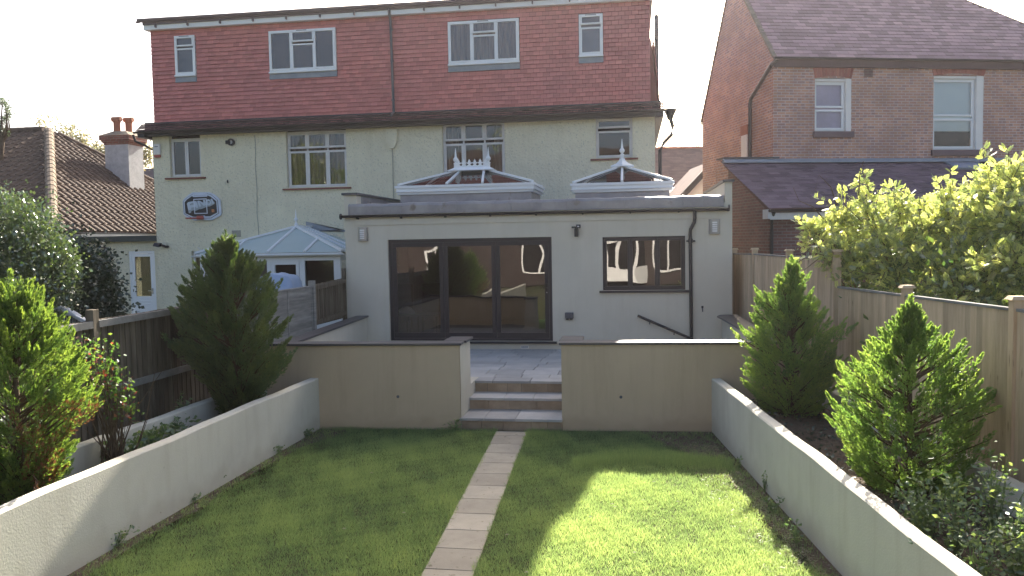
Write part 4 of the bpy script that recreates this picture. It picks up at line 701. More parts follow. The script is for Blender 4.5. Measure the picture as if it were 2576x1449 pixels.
# bifold doors
bf = MB(); x0, x1, z0, z1 = DR; Yd = YE+.06; bf.box(x0, x1, Yd, Yd+.09, z1-.07, z1); bf.box(x0, x1, Yd, Yd+.09, z0, z0+.05); bf.box(x0, x0+.07, Yd+.001, Yd+.09, z0+.05, z1-.07); bf.box(x1-.07, x1, Yd+.001, Yd+.09, z0+.05, z1-.07)
bfo = finish(bf, 'bifold_door', MT['anthra'], ext, bevel=.003); wl = (x1-x0-.14)/3
for i in range(3):
    a = x0+.07+i*wl+.004; b = a+wl-.008; s = .085; lb = MB().box(a, b, Yd+.01, Yd+.07, z0+.055, z0+.055+.11).box(a, b, Yd+.01, Yd+.07, z1-.075-s, z1-.075).box(a, a+s, Yd+.011, Yd+.07, z0+.165, z1-.075-s).box(b-s, b, Yd+.011, Yd+.07, z0+.165, z1-.075-s)
    finish(lb, 'door_leaf', MT['anthra'], bfo, bevel=.004); q = Yd+.03; tl = random.uniform(-.002, .002)
    finish(MB().add([(a+s, q+tl, z0+.165), (b-s, q-tl, z0+.165), (b-s, q-tl, z1-.075-s), (a+s, q+tl, z1-.075-s)], [(0, 1, 2, 3)]), 'pane', MT['glassdoor'], bfo)
hx = x1-.07-.045; finish(MB().box(hx-.018, hx+.018, Yd-.01, Yd+.008, z0+.93, z0+1.17).box(hx-.13, hx+.0, Yd-.045, Yd-.03, z0+1.07, z0+1.09).box(hx-.01, hx+.01, Yd-.045, Yd-.01, z0+1.07, z0+1.09), 'handle', MT['black'], bfo); finish(MB().tube([(hx, Yd-.012, z0+.985), (hx, Yd-.008, z0+.985)], .012, 10), 'keyhole', MT['steel'], bfo)
finish(MB().box(x0-.02, x1+.08, YE-.06, YE+.13, z0-.045, z0-.002), 'sill', MT['anthra'], bfo, bevel=.003)
window(ext, WN, YE+.05, [(0, .335, 0, 1), (.335, .665, 0, 1), (.665, 1, 0, 1)], MT['anthra'], fw=.055, sash=.05, glass='glassdoor', sashes=[1, 0, 1], back='dark')
finish(MB().box(WN[0]-.07, WN[1]+.08, YE-.05, YE+.07, WN[2]-.05, WN[2]-.004), 'sill', MT['anthra'], ext, bevel=.003)
P = yp(1320, 873, YE); mb = MB().box(P[0]-.08, P[0]+.08, YE-.008, YE, P[2]-.03, P[2]+.03); avo = finish(mb, 'air_brick', MT['plaster'], ext); mb = MB()
for i in range(8):
    for j in range(2): mb.box(P[0]-.07+i*.018, P[0]-.058+i*.018, YE-.0095, YE-.0085, P[2]-.02+j*.024, P[2]-.004+j*.024)
finish(mb, 'slot', MT['black'], avo)
# interior of the extension
mb = MB(); mb.add([(EX0+.1, YE+.2, .7), (EX1-.1, YE+.2, .7), (EX1-.1, YH-.1, .7), (EX0+.1, YH-.1, .7), (EX0+.1, YE+.2, 3.2), (EX1-.1, YE+.2, 3.2), (EX1-.1, YH-.1, 3.2), (EX0+.1, YH-.1, 3.2)], [(0, 1, 2, 3), (7, 6, 5, 4), (3, 2, 6, 7), (0, 3, 7, 4), (2, 1, 5, 6)]); finish(mb, 'room', MT['room'], ext)
def chair(P, lab):
    t = thing('dining_chair', lab, 'chair', P, group='dining chairs behind the bifold doors'); x, y, z = P; mb = MB()
    finish(MB().box(x-.22, x+.22, y-.22, y+.22, z+.44, z+.49), 'seat', MT['black'], t, bevel=.01); finish(MB().hexa([(x-.21, y+.18, z+.49), (x+.21, y+.18, z+.49), (x+.21, y+.22, z+.49), (x-.21, y+.22, z+.49), (x-.20, y+.27, z+1.12), (x+.20, y+.27, z+1.12), (x+.20, y+.30, z+1.12), (x-.20, y+.30, z+1.12)]), 'backrest', MT['black'], t, bevel=.008)
    for sx in (-1, 1):
        for sy in (-1, 1): finish(MB().box(x+sx*.18-.02, x+sx*.18+.02, y+sy*.18-.02, y+sy*.18+.02, z, z+.44), 'leg', MT['black'], t)
c1 = yp(1010, 780, YE+1.0); c2 = yp(1078, 780, YE+1.1)
chair((c1[0], YE+1.0, .7), 'black high-backed chair seen through the leftmost door pane, further left'); chair((c2[0], YE+1.1, .7), 'black high-backed chair seen through the leftmost door pane, further right')
tb = thing('dining_table', 'dark dining table just inside the glass doors', 'table', (c1[0]+.3, YE+.55, .7)); finish(MB().box(c1[0]-.25, c1[0]+.95, YE+.3, YE+.75, 1.18, 1.215), 'tabletop', MT['greyp'], tb)
for sx in (-.2, .9):
    for sy in (.34, .7): finish(MB().box(c1[0]+sx-.02, c1[0]+sx+.02, YE+sy-.02, YE+sy+.02, .7, 1.18), 'leg', MT['greyp'], tb)
P = yp(1022, 778, YE+.5); V, F2 = [], []
def lump(c, r, n=14, m_=9, amp=.18):
    V = []; 
    for i in range(m_+1):
        for j in range(n):
            th = math.pi*.5*i/m_; a = 2*math.pi*j/n; k = 1+amp*math.sin(3*a+i)*math.sin(2*th)+random.uniform(-amp, amp)*.4
            V.append((c[0]+r[0]*k*math.cos(th)*math.cos(a), c[1]+r[1]*k*math.cos(th)*math.sin(a), c[2]+r[2]*math.sin(th)*(1+random.uniform(-.05, .05))))
    return MB().add(V, [(i*n+j, i*n+(j+1) % n, (i+1)*n+(j+1) % n, (i+1)*n+j) for i in range(m_) for j in range(n)]+[tuple(range(n))[::-1]])
tag(finish(lump((P[0], YE+.52, 1.216), (.18, .12, .16)), 'plastic_bag', MT['bag'], None, org=(P[0], YE+.52, 1.216)), 'crumpled white bag behind the leftmost door pane', 'bag')
# roof lanterns
def lantern(px0, px1, Yf, depth, pyzc, ridge, label):
    x0 = yp(px0, pyzc, Yf)[0]; x1 = yp(px1, pyzc, Yf)[0]; zc = yp((px0+px1)/2, pyzc, Yf)[2]; Yb = Yf+depth   # zc: top of the white cornice
    ln = MB().box(x0+.10, x1-.10, Yf+.10, Yb-.10, 3.36, zc-.20); root = finish(ln, 'roof_lantern', MT['lead'], ext)
    c = MB()
    for a, z0_, z1_ in ((.0, zc-.055, zc), (.03, zc-.135, zc-.056), (.0, zc-.142, zc-.136), (.05, zc-.195, zc-.143)): c.box(x0+a, x1-a, Yf+a, Yb-a, z0_, z1_)
    finish(c, 'cornice', MT['upvc'], root, bevel=.008)
    ym = (Yf+Yb)/2; rz = zc+ridge; hw = (x1-x0)/2; xm = (x0+x1)/2; rl = max(0, hw-depth*.62) if hw > depth*.55 and px1-px0 > 300 else 0.0
    r0, r1 = np.array((xm-rl, ym, rz)), np.array((xm+rl, ym, rz)); i_ = .06
    A, B, C_, D_ = np.array((x0+i_, Yf+i_, zc+.01)), np.array((x1-i_, Yf+i_, zc+.01)), np.array((x1-i_, Yb-i_, zc+.01)), np.array((x0+i_, Yb-i_, zc+.01))
    g_ = MB(); g_.add([A, B, r1, r0], [(0, 1, 2, 3)]) if rl else g_.add([A, B, r0], [(0, 1, 2)]); g_.add([C_, D_, r0, r1], [(0, 1, 2, 3)]) if rl else g_.add([C_, D_, r0], [(0, 1, 2)])
    g_.add([B, C_, r1], [(0, 1, 2)]); g_.add([D_, A, r0], [(0, 1, 2)]); finish(g_, 'pane', MT['glasslan'], root)
    finish(MB().box(x0+.12, x1-.12, Yf+.12, Yb-.12, zc+.001, zc+.006), 'shade', mat('lantern_room', (.09, .085, .09), .9), root)
    class Bars:
        def beam(s_, *k): finish(MB().beam(*k), 'glazing_bar', MT['upvc'], root, bevel=.006)
    b_ = Bars()
    for p, q in ((A, r0), (B, r1), (C_, r1), (D_, r0)): b_.beam(p+dz*.6, q+dz*.6, .075, .045)
    if rl:
        for s in (-1, 1):
            for yy_, z_ in ((Yf+i_, zc+.01), (Yb-i_, zc+.01)): b_.beam(np.array((xm+s*rl*1.05, yy_, z_))+dz*.6, np.array((xm+s*rl*.72, ym, rz))+dz*.6, .05, .04)
    else: 
        for yy_ in (Yf+i_, Yb-i_): b_.beam(np.array((xm, yy_, zc+.01))+dz*.6, r0+dz*.6, .05, .04)
        for xx_ in (x0+i_, x1-i_): b_.beam(np.array((xx_, ym, zc+.01))+dz*.6, r0+dz*.6, .05, .04)
    if rl:
        rc_ = MB(); ww = .16; e = rl+.18
        rc_.add([(xm-e, ym-ww, rz+.01), (xm+e, ym-ww, rz+.01), (xm+e, ym+ww, rz+.01), (xm-e, ym+ww, rz+.01), (xm-rl-.02, ym-.03, rz+.09), (xm+rl+.02, ym-.03, rz+.09), (xm+rl+.02, ym+.03, rz+.09), (xm-rl-.02, ym+.03, rz+.09)], [(0,3,2,1),(4,5,6,7),(0,1,5,4),(1,2,6,5),(2,3,7,6),(3,0,4,7)]); finish(rc_, 'ridge_cap', MT['upvc'], root)
        cr = MB().box(xm-rl, xm+rl, ym-.012, ym+.012, rz+.09, rz+.125); nn = 6
        for k in range(nn):
            X = xm-rl+2*rl*(k+.5+.0)/nn*1.0; z = rz+.125
            cr.prismY([(X-.05, z), (X+.05, z), (X+.018, z+.03), (X+.055, z+.05), (X+.06, z+.075), (X+.025, z+.07), (X+.03, z+.095), (X, z+.15), (X-.03, z+.095), (X-.025, z+.07), (X-.06, z+.075), (X-.055, z+.05), (X-.018, z+.03)], ym-.01, ym+.01)
        finish(cr, 'cresting', MT['upvc'], root); fx = [(xm-rl, rz+.08), (xm+rl, rz+.08)]
    else:
        finish(MB().lathe((xm, ym, rz), [(.26, -.01), (.25, .03), (.14, .07), (.08, .12), (.06, .16), (.06, .18)], 4), 'ridge_cap', MT['upvc'], root); fx = [(xm, rz+.16)]
    for X, z in fx:
        o = finish(MB().box(X-.035, X+.035, ym-.035, ym+.035, z, z+.09).lathe((X, ym, z+.09), [(.05, 0), (.05, .015), (.025, .03), (.03, .05)]+[(.058*math.sin(t), .10-.058*math.cos(t)) for t in (0.6, 1.1, 1.57, 2.0, 2.5)]+[(.03, .155), (.024, .18), (.016, .26), (.004, .36)], 14), 'finial', MT['upvc'], root)
    return root
lantern(992, 1346, 17.0, 1.9, 463, .36, '')
lantern(1434, 1697, 17.0, 1.75, 458, .40, '')
# fittings on the extension wall
def wall_lamp(px, py, lab):
    P = yp(px, py, YE); t = thing('wall_lamp', lab, 'wall lamp', (P[0], YE, P[2]), group='steel wall lamps on the extension'); x, z = P[0], P[2]; V = []; n_ = 10
    for i in range(n_+1): a = math.pi*(i/n_); V += [(x-.10*math.cos(a), YE-.01-.07*math.sin(a), z-.14), (x-.10*math.cos(a), YE-.01-.07*math.sin(a), z+.14)]
    mb = MB().add(V, [(2*i, 2*i+2, 2*i+3, 2*i+1) for i in range(n_)]+[tuple(range(0, 2*n_+2, 2))[::-1], tuple(range(1, 2*n_+2, 2))]); finish(mb, 'shade', MT['steel'], t)
    mb = MB()
    for i in range(5): mb.box(x-.045, x+.045, YE-.087, YE-.075, z-.10+i*.041, z-.10+i*.041+.028)
    finish(mb, 'lens_slot', MT['frost'], t); finish(MB().box(x-.11, x+.11, YE-.01, YE, z-.145, z+.145), 'backplate', MT['steel'], t)
wall_lamp(914, 589, 'steel half-round wall lamp left of the bifold doors'); wall_lamp(1797, 570, 'steel half-round wall lamp right of the downpipe')
P = yp(1450, 579, YE-.06); x, z = P[0], P[2]; t = thing('security_light', 'small black security sensor light between bifold doors and window', 'sensor light', (x, YE, z)); finish(MB().box(x-.04, x+.04, YE-.12, YE-.04, z-.13, z+.03), 'sensor', MT['black'], t, bevel=.01); finish(MB().box(x+.0, x+.085, YE-.14, YE-.05, z+.04, z+.11), 'lamp_head', MT['black'], t, bevel=.005); finish(MB().box(x+.025, x+.06, YE-.143, YE-.1405, z+.06, z+.085), 'lens', MT['frost'], t)
finish(MB().box(x-.09, x+.0, YE-.13, YE-.07, z+.04, z+.075).box(x-.03, x+.03, YE-.06, YE, z-.03, z+.06), 'bracket', MT['black'], t)
P = yp(1432, 795, YE-.05); x, z = P[0], P[2]; t = thing('outdoor_socket', 'dark grey weatherproof double socket low on the wall beside the doors', 'socket', (x, YE, z)); finish(MB().box(x-.085, x+.085, YE-.08, YE, z-.05, z+.07), 'cover', MT['greyp'], t, bevel=.012)
for s in (-1, 1): finish(MB().box(x+s*.04-.025, x+s*.04+.025, YE-.06, YE-.01, z-.075, z-.052), 'cable_gland', MT['black'], t)
a = yp(1604, 794, YE-.08); b = yp(1706, 838, YE-.08); t = thing('handrail', 'black sloping handrail fixed below the kitchen window', 'handrail', (a[0], YE, a[2])); finish(MB().tube([(a[0]-.0, YE-.08, a[2]), (b[0]+.25, YE-.08, b[2]-.11)], .026, 12), 'rail', MT['black'], t)
for f_ in (.3, .9): q = a+(b-a)*f_; finish(MB().tube([(q[0], YE-.08, q[2]-.0), (q[0], YE-.08, q[2]-.06), (q[0], YE, q[2]-.07)], .012, 8), 'bracket', MT['black'], t)
P = yp(1767, 776, YE-.04); x, z = P[0], P[2]; t = thing('garden_tap', 'small outdoor tap on the wall right of the downpipe', 'tap', (x, YE, z)); finish(MB().tube([(x, YE, z), (x, YE-.07, z), (x, YE-.08, z-.06)], .014, 8), 'spout', MT['greyp'], t); finish(MB().box(x-.02, x+.02, YE-.055, YE-.04, z+.012, z+.05), 'lever', MT['black'], t)
# ------------------------------------------------------------------ right neighbour
RK = 1.2; rot = YAW+rad(7.5); NO = C(.329*18*RK, 18*RK, 0); nb = thing('brick_house', 'tall yellow and red brick house with slate roof on the right', 'house', NO, rot)
ca, sa = math.cos(rot), math.sin(rot)
def toL(P): d = np.array(P)-NO; return np.array((ca*d[0]+sa*d[1], -sa*d[0]+ca*d[1], d[2]))
def npix(px, py, yl=0.0):
    r_ = ray(px, py); rl_ = np.array((ca*r_[0]+sa*r_[1], -sa*r_[0]+ca*r_[1], r_[2])); o_ = toL(O); return o_+rl_*((yl-o_[1])/rl_[1])
ez = npix(1946, 148)[2]; bz = 2.75+3.25*RK; BT = 4.3*RK; AT, AZ_ = 2.25*RK, 2.75+6.55*RK; NW = 11.5
q1, q2 = npix(2050, 196), npix(2141, 333); q3, q4 = npix(2349, 189), npix(2472, 379)
W1 = (q1[0], q2[0], q2[2], q1[2]); W2 = (q3[0], q4[0], q4[2], q3[2])
mb = MB().wallY(0, NW, 0, ez, 0, .16, [W1, W2]); mb.add([(0,0,0),(0,BT,0),(0,BT,bz),(0,AT,AZ_),(0,0,ez)], [(1,0,4,3,2)]); finish(mb, 'wall', MT['brickN'], nb)
finish(MB().box(-.0, NW, -.10, -.003, ez-.22, ez-.02), 'fascia_board', mat('brown_fascia', (.10, .06, .06), .7), nb); mb = MB(); gutter(mb, (-.05, -.14, ez+.02), (NW, -.14, ez+.02), .06); finish(mb, 'gutter', MT['black'], nb)
sl_v = np.array((0, AT+.1, AZ_-ez+.0)); HL = np.linalg.norm(sl_v); sl_v /= HL; sn = np.array((0, -sl_v[2], sl_v[1]))
hipx = 6.6; mb = MB(); tiles(mb, (-.06, -.12, ez+.02), (1, 0, 0), sl_v, sn, NW, HL, .26, .16, th=.014, jit=.006, clip=lambda u, v: u < 10.2-(v/HL)*4.5); rf = finish(mb, 'roof', MT['slate'], nb)
mb = MB().add([(-.05, -.10, ez), (10.4, -.10, ez), (5.8, AT, AZ_), (-.05, AT, AZ_), (-.05, BT+.1, bz-.1), (10.0, BT+.1, bz-.1)], [(0, 1, 2, 3), (3, 2, 5, 4), (1, 5, 2)]); finish(mb, 'roof_deck', MT['tiledark'], rf)
finish(MB().beam((-.03, AT, AZ_+.03), (5.9, AT, AZ_+.03), .2, .1), 'ridge_tile', MT['terr'], rf)
finish(MB().beam((-.02, -.10, ez+.03), (-.02, AT, AZ_+.03), .12, .05), 'verge', MT['mortar'], rf)
for W_, kk in ((W1, 0), (W2, 1)):
    a, b, c, d = W_; wdt = b-a; hh = d-c
    inn = (a+.0, b-.16*wdt*.9, c+.04, d-.08)
    o = window(nb, inn, .09, [(0, 1, 0, .44), (0, 1, .47, 1)], MT['upvc'], fw=.05, sash=.06, glass='glassclear', back='dark', sashes=[1, 0])
    finish(MB().box(inn[0]+.03, inn[1]-.03, .17, .18, inn[2]+(.25*hh if kk else .03), inn[3]-.02), 'blind', MT['blind'] if kk else mat('lilac_blind', (.66, .58, .76), .7), o)
    finish(MB().box(inn[1]+.002, b-.002, .005, .15, c+.03, d-.01).box(a+.002, inn[1]+.002, .03, .15, inn[3]+.001, d-.012), 'reveal', MT['plaster'], nb)
    finish(MB().box(a-.05, b+.05, -.08, .1, c-.14, c+.02), 'sill', mat('stone_sill', (.16, .11, .12), .8), nb)
    am = MB(); n_ = 14; cx_ = (a+b)/2
    for i in range(n_):
        t0 = (i/n_-.5)*2; t1 = ((i+1)/n_-.5)*2; f0 = lambda t: d-.015+.07*(1-t*t); f1 = lambda t: d+.26+.06*(1-t*t)
        am.hexa([(cx_+t0*wdt*.5+.005, -.012, f0(t0)), (cx_+t1*wdt*.5-.005, -.012, f0(t1)), (cx_+t1*wdt*.5-.005, .02, f0(t1)), (cx_+t0*wdt*.5+.005, .02, f0(t0)), (cx_+t0*wdt*.56+.005, -.012, f1(t0)), (cx_+t1*wdt*.56-.005, -.012, f1(t1)), (cx_+t1*wdt*.56-.005, .02, f1(t1)), (cx_+t0*wdt*.56+.005, .02, f1(t0))], random.random())
    finish(am, 'brick_arch', mat('arch_brick', (.38, .13, .10), .85, rnd=.2), nb)
P = npix(2184, 184); finish(MB().box(P[0]-.13, P[0]+.13, -.01, .02, P[2]-.11, P[2]+.11), 'air_brick', MT['bricklow'], nb)
# side window and pipe on gable
sx = lambda px, py: None
mb = MB().box(-.03, .0, 1.62, 2.02, 2.75+.9*RK, 2.75+2.45*RK); finish(mb, 'side_window', MT['plaster'], nb); finish(MB().box(-.035, .0, 1.58, 2.06, 2.75+2.45*RK+.002, 2.75+2.45*RK+.28), 'brick_arch', mat('arch_brick_side', (.36, .15, .10), .85), nb)
finish(MB().tube([(.05, -.14, ez-.05), (-.08, -.05, ez-.16), (-.10, 1.2, ez-.85), (-.10, 1.25, ez-1.0), (-.10, 1.25, 4.8)], .055), 'downpipe', MT['black'], nb)
finish(MB().tube([(0, BT, bz-.15), (-.35, BT, bz-.15)], .03), 'bracket', MT['black'], nb)
# lean-to
lt0 = toL(C(.3235*15.5*RK, 15.5*RK, 0)); yf = lt0[1]; lx = npix(1935, 525, yf)[0]; lzf = npix(1960, 524, yf)[2]; lxb = npix(1822, 404, -.02)[0]; lzb = npix(2200, 407, -.02)[2]
lean = thing('lean_to', 'low slate-roofed brick lean-to in front of the right-hand brick house', 'lean-to', NO, rot)
mb = MB().add([(lx+.12, yf+.25, 0), (NW, yf+.25, 0), (NW, yf+.25, lzf-.08), (lx+.12, yf+.25, lzf-.08)], [(0, 1, 2, 3)]); mb.add([(lx+.12, yf+.25, 0), (lx+.12, yf+.25, lzf-.05), (lxb+.12, 0, lzb-.05), (lxb+.12, 0, 0)], [(0, 1, 2, 3)]); finish(mb, 'wall', MT['bricklow'], lean)
finish(MB().box(lxb+.14, 0, -.01, .9, 0, lzb-.05), 'back_wall', MT['brickN'], lean)
lv = np.array((0, -yf, lzb-lzf)); LL = np.linalg.norm(lv); lv /= LL; lnn = np.array((0, -lv[2], lv[1])); mb = MB()
tiles(mb, (min(lx, lxb), yf, lzf), (1, 0, 0), lv, lnn, NW-min(lx, lxb), LL, .28, .17, th=.012, jit=.005, clip=lambda u, v: u+min(lx, lxb) > lx+(lxb-lx)*v/LL); rf = finish(mb, 'roof', MT['slate2'], lean)
dk = MB().add([(lx, yf, lzf-.01), (NW, yf, lzf-.01), (NW, 0, lzb-.01), (lxb, 0, lzb-.01), (lx, yf, lzf-.09), (NW, yf, lzf-.09), (NW, 0, lzb-.09), (lxb, 0, lzb-.09)], [(0, 1, 2, 3), (7, 6, 5, 4), (0, 4, 5, 1), (3, 7, 4, 0)]); finish(dk, 'roof_deck', MT['tiledark'], rf)
finish(MB().hexa([(lxb-.05, -.18, lzb-.02), (NW, -.18, lzb-.02), (NW, -.005, lzb-.02), (lxb-.05, -.005, lzb-.02), (lxb-.05, -.10, lzb+.06), (NW, -.10, lzb+.06), (NW, -.005, lzb+.10), (lxb-.05, -.005, lzb+.10)]), 'lead_flashing', MT['leadblue'], rf)
finish(MB().box(lxb-.02, .15, -.06, .5, lzb+.105, lzb+.14), 'coping', MT['slatecap'], lean)
finish(MB().box(lx+.05, NW, yf+.03, yf+.06, lzf-.26, lzf-.10), 'fascia_board', MT['oldwhite'], lean); mb = MB(); gutter(mb, (lx-.02, yf-.03, lzf-.03), (NW, yf-.03, lzf-.03), .055); finish(mb, 'gutter', MT['black'], lean)
finish(MB().prismZ([(lx-.03, yf), (lx+.05, yf), (lx+.05, yf+.28), (lx-.03, yf+.28)], lzf-.24, lzf-.02), 'eaves_box', MT['oldwhite'], lean); finish(MB().tube([(lx+.12, yf+.0, lzf-.08), (lx+.12, yf+.12, lzf-.25), (lx+.16, yf+.2, lzf-.5), (lx+.16, yf+.2, .3)], .04), 'downpipe', MT['black'], lean)
P = npix(2440, 418, -.5); cabv = [toL(C(0, 0, 0))]; fq = MB()
t0 = LL*.70; base = np.array((P[0], yf, lzf)); A = np.array((P[0]-.45, yf, lzf))+lv*(LL*.80)+lnn*.03
for a_, b_ in (((0, 0), (.9, .0)), ((0, .55), (.9, .55)), ((0, 0), (0, .55)), ((.9, 0), (.9, .55))): fq.beam(A+np.array((a_[0], 0, 0))+lv*a_[1], A+np.array((b_[0], 0, 0))+lv*b_[1], .07, .05, up=lnn)
ro = finish(fq, 'rooflight', MT['leadblue'], lean); finish(MB().add([A+np.array((.03, 0, 0))+lv*.03, A+np.array((.87, 0, 0))+lv*.03, A+np.array((.87, 0, 0))+lv*.52, A+np.array((.03, 0, 0))+lv*.52], [(0, 1, 2, 3)]), 'pane', MT['obsc'], ro)
# ------------------------------------------------------------------ far house between the two
dF = 36; FO = C(7.8, dF, 0); far = thing('distant_house', 'distant house with brown tiled roof and crested ridge between the houses', 'house', FO, YAW)
fz = 2.75+(597-357)/2000*dF; mb = MB(); fv = np.array((0, 3.0, fz-4.5)); FL = np.linalg.norm(fv); fv /= FL; fn = np.array((0, -fv[2], fv[1]))
tiles(mb, (-5, 0, 4.5), (1, 0, 0), fv, fn, 10, FL, .3, .12, th=.015); rf = finish(mb, 'roof', mat('far_tile', (.20, .13, .11), .85, rnd=.2), far); finish(MB().add([(-5, 0, 4.49), (5, 0, 4.49), (5, 3, fz-.01), (-5, 3, fz-.01), (-5, 6, 4.5), (5, 6, 4.5)], [(0, 1, 2, 3), (3, 2, 5, 4), (4, 0, 3), (1, 5, 2)]), 'roof_deck', MT['tiledark'], rf)
mb = MB().beam((-5, 3, fz+.03), (5, 3, fz+.03), .22, .08)
for i in range(20):
    X = -4.8+i*.55
    for s in (-1, 1):
        mb.tube([(X+s*.09+.07*math.cos(t*math.pi/5), 3, fz+.13+.06*math.sin(t*math.pi/5)) for t in range(11)], .018, 5)
finish(mb, 'ridge_tile', MT['terr'], rf); finish(MB().box(-5, 5, .1, 5.9, 0, 4.5), 'wall', MT['cream'], far)
P2 = C(.232*30, 30, 0); g2 = thing('distant_gable', 'small distant cream gable with dark barge board beside the brick house', 'house', P2, YAW); gz = 2.75+(597-415)/2000*30
mb = MB().prismY([(-1.6, 0), (2, 0), (2, gz-1.3), (.6, gz-.1), (-1.6, gz-2.1)], .2, 4); finish(mb, 'wall', MT['plaster'], g2); finish(MB().beam((-1.0, .1, gz-1.72), (.7, .1, gz+.05), .12, .2, up=(0, 0, 1)), 'barge_board', MT['black'], g2)
mb = MB().add([(-1.1, .0, gz-1.7), (.7, .0, gz+.15), (.7, 4, gz+.15), (-1.1, 4, gz-1.7)], [(0, 1, 2, 3)]); finish(mb, 'roof', MT['tiledark'], g2)
P = yp(372, 440, 40); tag(finish(MB().prismY([(P[0]-2, 0), (P[0]+3, 0), (P[0]+3, P[2]-.6), (P[0]+.5, P[2]+.35), (P[0]-2, P[2]+.3)], 40, 46), 'distant_house', mat('far_wall', (.10, .10, .13), .8), None, org=(P[0], 40, 0)), 'dark distant roof glimpsed between bungalow and cream house', 'house')
# ------------------------------------------------------------------ left bungalow
BX, BY, BZ = -15.40, 19.3, 3.22; APX = np.array((-20.05, 25.2, 6.85)); BK = np.array((BX, 31.1, BZ)); bg = thing('bungalow', 'brick bungalow with brown ribbed hipped roof on the left', 'bungalow', (-20, 25, 0))
mb = MB().box(-34, BX-.35, BY+.35, 30.7, 0, BZ+.0); finish(mb, 'wall', MT['bricklow'], bg)
def romanroof(P0, P1, ap0, ap1, course=.34, pitch=.30, amp=.055):
    P0, P1, ap0, ap1 = [np.array(q, float) for q in (P0, P1, ap0, ap1)]; u = unit(P1-P0); W = np.linalg.norm(P1-P0); v = ap0-P0; v = v-u*(v@u); H = np.linalg.norm(v); v = v/H; nn = np.cross(u, v)
    nn = nn if nn[2] > 0 else -nn; mb = MB(); j = 0; a0 = (ap0-P0)@u; a1 = (ap1-P0)@u
    while j*course < H:
        v0, v1 = j*course, min((j+1)*course+.03, H); t = v0/H; ua, ub = a0*t, W+(a1-W)*t; s = pitch/8; k0, k1 = int(ua/s), int(ub/s); V = []
        for k in range(k0, k1+1):
            q = (k*s/pitch) % 1; h = amp*max(0, math.sin(2*math.pi*q))**.8*(1 if q < .5 else 0)
            V += [P0+u*k*s+v*v0+nn*(h+.026), P0+u*k*s+v*v1+nn*(h*.9+.0), P0+u*k*s+v*v0-nn*.01]
        n_ = k1-k0+1
        if n_ > 2: mb.add(V, [(3*i, 3*i+3, 3*i+4, 3*i+1) for i in range(n_-1)]+[(3*i+2, 3*i+5, 3*i+3, 3*i) for i in range(n_-1)], random.random())
        j += 1
    return mb
rf = finish(romanroof((BX, BY, BZ), BK, APX, APX), 'roof', MT['roman'], bg)
m2 = romanroof((-36, BY, BZ), (BX, BY, BZ), (-30, 25.2, 6.85), APX); finish(m2, 'front_roof_slope', MT['roman'], bg)
mb = MB().add([(BX, BY, BZ-.02), tuple(BK-ZV*.02), tuple(APX-ZV*.03)], [(0, 1, 2)]).add([(-36, BY, BZ-.02), (BX, BY, BZ-.02), tuple(APX-ZV*.03), (-36, 25.2, 6.82)], [(0, 1, 2, 3)]).add([tuple(BK-ZV*.02), (-36, 31.1, BZ), (-36, 25.2, 6.82), tuple(APX-ZV*.03)], [(0, 1, 2, 3)]); finish(mb, 'roof_deck', MT['tiledark'], bg)
def hipt(a, b, r=.13):
    mb = MB(); a = np.array(a, float); b = np.array(b, float); L_ = np.linalg.norm(b-a); n_ = int(L_/.35); d = (b-a)/L_
    for i in range(n_): p, q = a+d*i*.35, a+d*(i*.35+.36); mb.tube([p, q], [r*1.08, r*.98], 12)
    return mb
finish(hipt((BX-.02, BY+.02, BZ+.06), APX+ZV*.04, .15), 'hip_tile', MT['mortar'], bg); finish(hipt(BK, APX+ZV*.04, .09), 'hip_tile', MT['roman'], bg); finish(hipt((-36, 25.2, 6.87), APX+ZV*.04, .1), 'ridge_tile', MT['roman'], bg)
finish(MB().box(-36, BX+.02, BY-.06, BY+.02, BZ-.22, BZ-.03).box(BX-.05, BX+.0, BY, 31, BZ-.22, BZ-.03), 'fascia_board', MT['oldwhite'], bg)
mb = MB(); gutter(mb, (-36, BY-.1, BZ-.03), (BX+.08, BY-.1, BZ-.03)); gutter(mb, (BX+.06, BY-.1, BZ-.03), (BX+.06, 31, BZ-.03)); finish(mb, 'gutter', MT['black'], bg)
# chimney on the bungalow roof
nrm = np.cross(BK-np.array((BX, BY, BZ)), APX-np.array((BX, BY, BZ))); nrm /= np.linalg.norm(nrm)
rr = ray(335, 478); tt_ = (np.array((BX, BY, BZ))-O)@nrm/(rr@nrm); CP = O+rr*tt_; chs = .44; cz0 = CP[2]-.9; dC = CP@F0
zt_ = lambda py: 2.75+(617-py)/2000*(CP@F0)
ch = MB().box(CP[0]-.95, CP[0]-.05, CP[1]-.1, CP[1]+.75, cz0, zt_(362)); cho = finish(ch, 'chimney', MT['stackr'], bg); mb = MB(); z = zt_(362)
for e in (.0, .05, .10, .10): mb.box(CP[0]-.97-e, CP[0]-.03+e, CP[1]-.12-e, CP[1]+.77+e, z+.001, z+.075); z += .078
finish(mb, 'corbel', MT['brickC'], cho); e = .14; mb = MB().hexa([(CP[0]-.95-e, CP[1]-.1-e, z), (CP[0]-.05+e, CP[1]-.1-e, z), (CP[0]-.05+e, CP[1]+.75+e, z), (CP[0]-.95-e, CP[1]+.75+e, z), (CP[0]-.75, CP[1]+.1, z+.18), (CP[0]-.25, CP[1]+.1, z+.18), (CP[0]-.25, CP[1]+.55, z+.18), (CP[0]-.75, CP[1]+.55, z+.18)]); finish(mb, 'flaunching', MT['mortar'], cho)
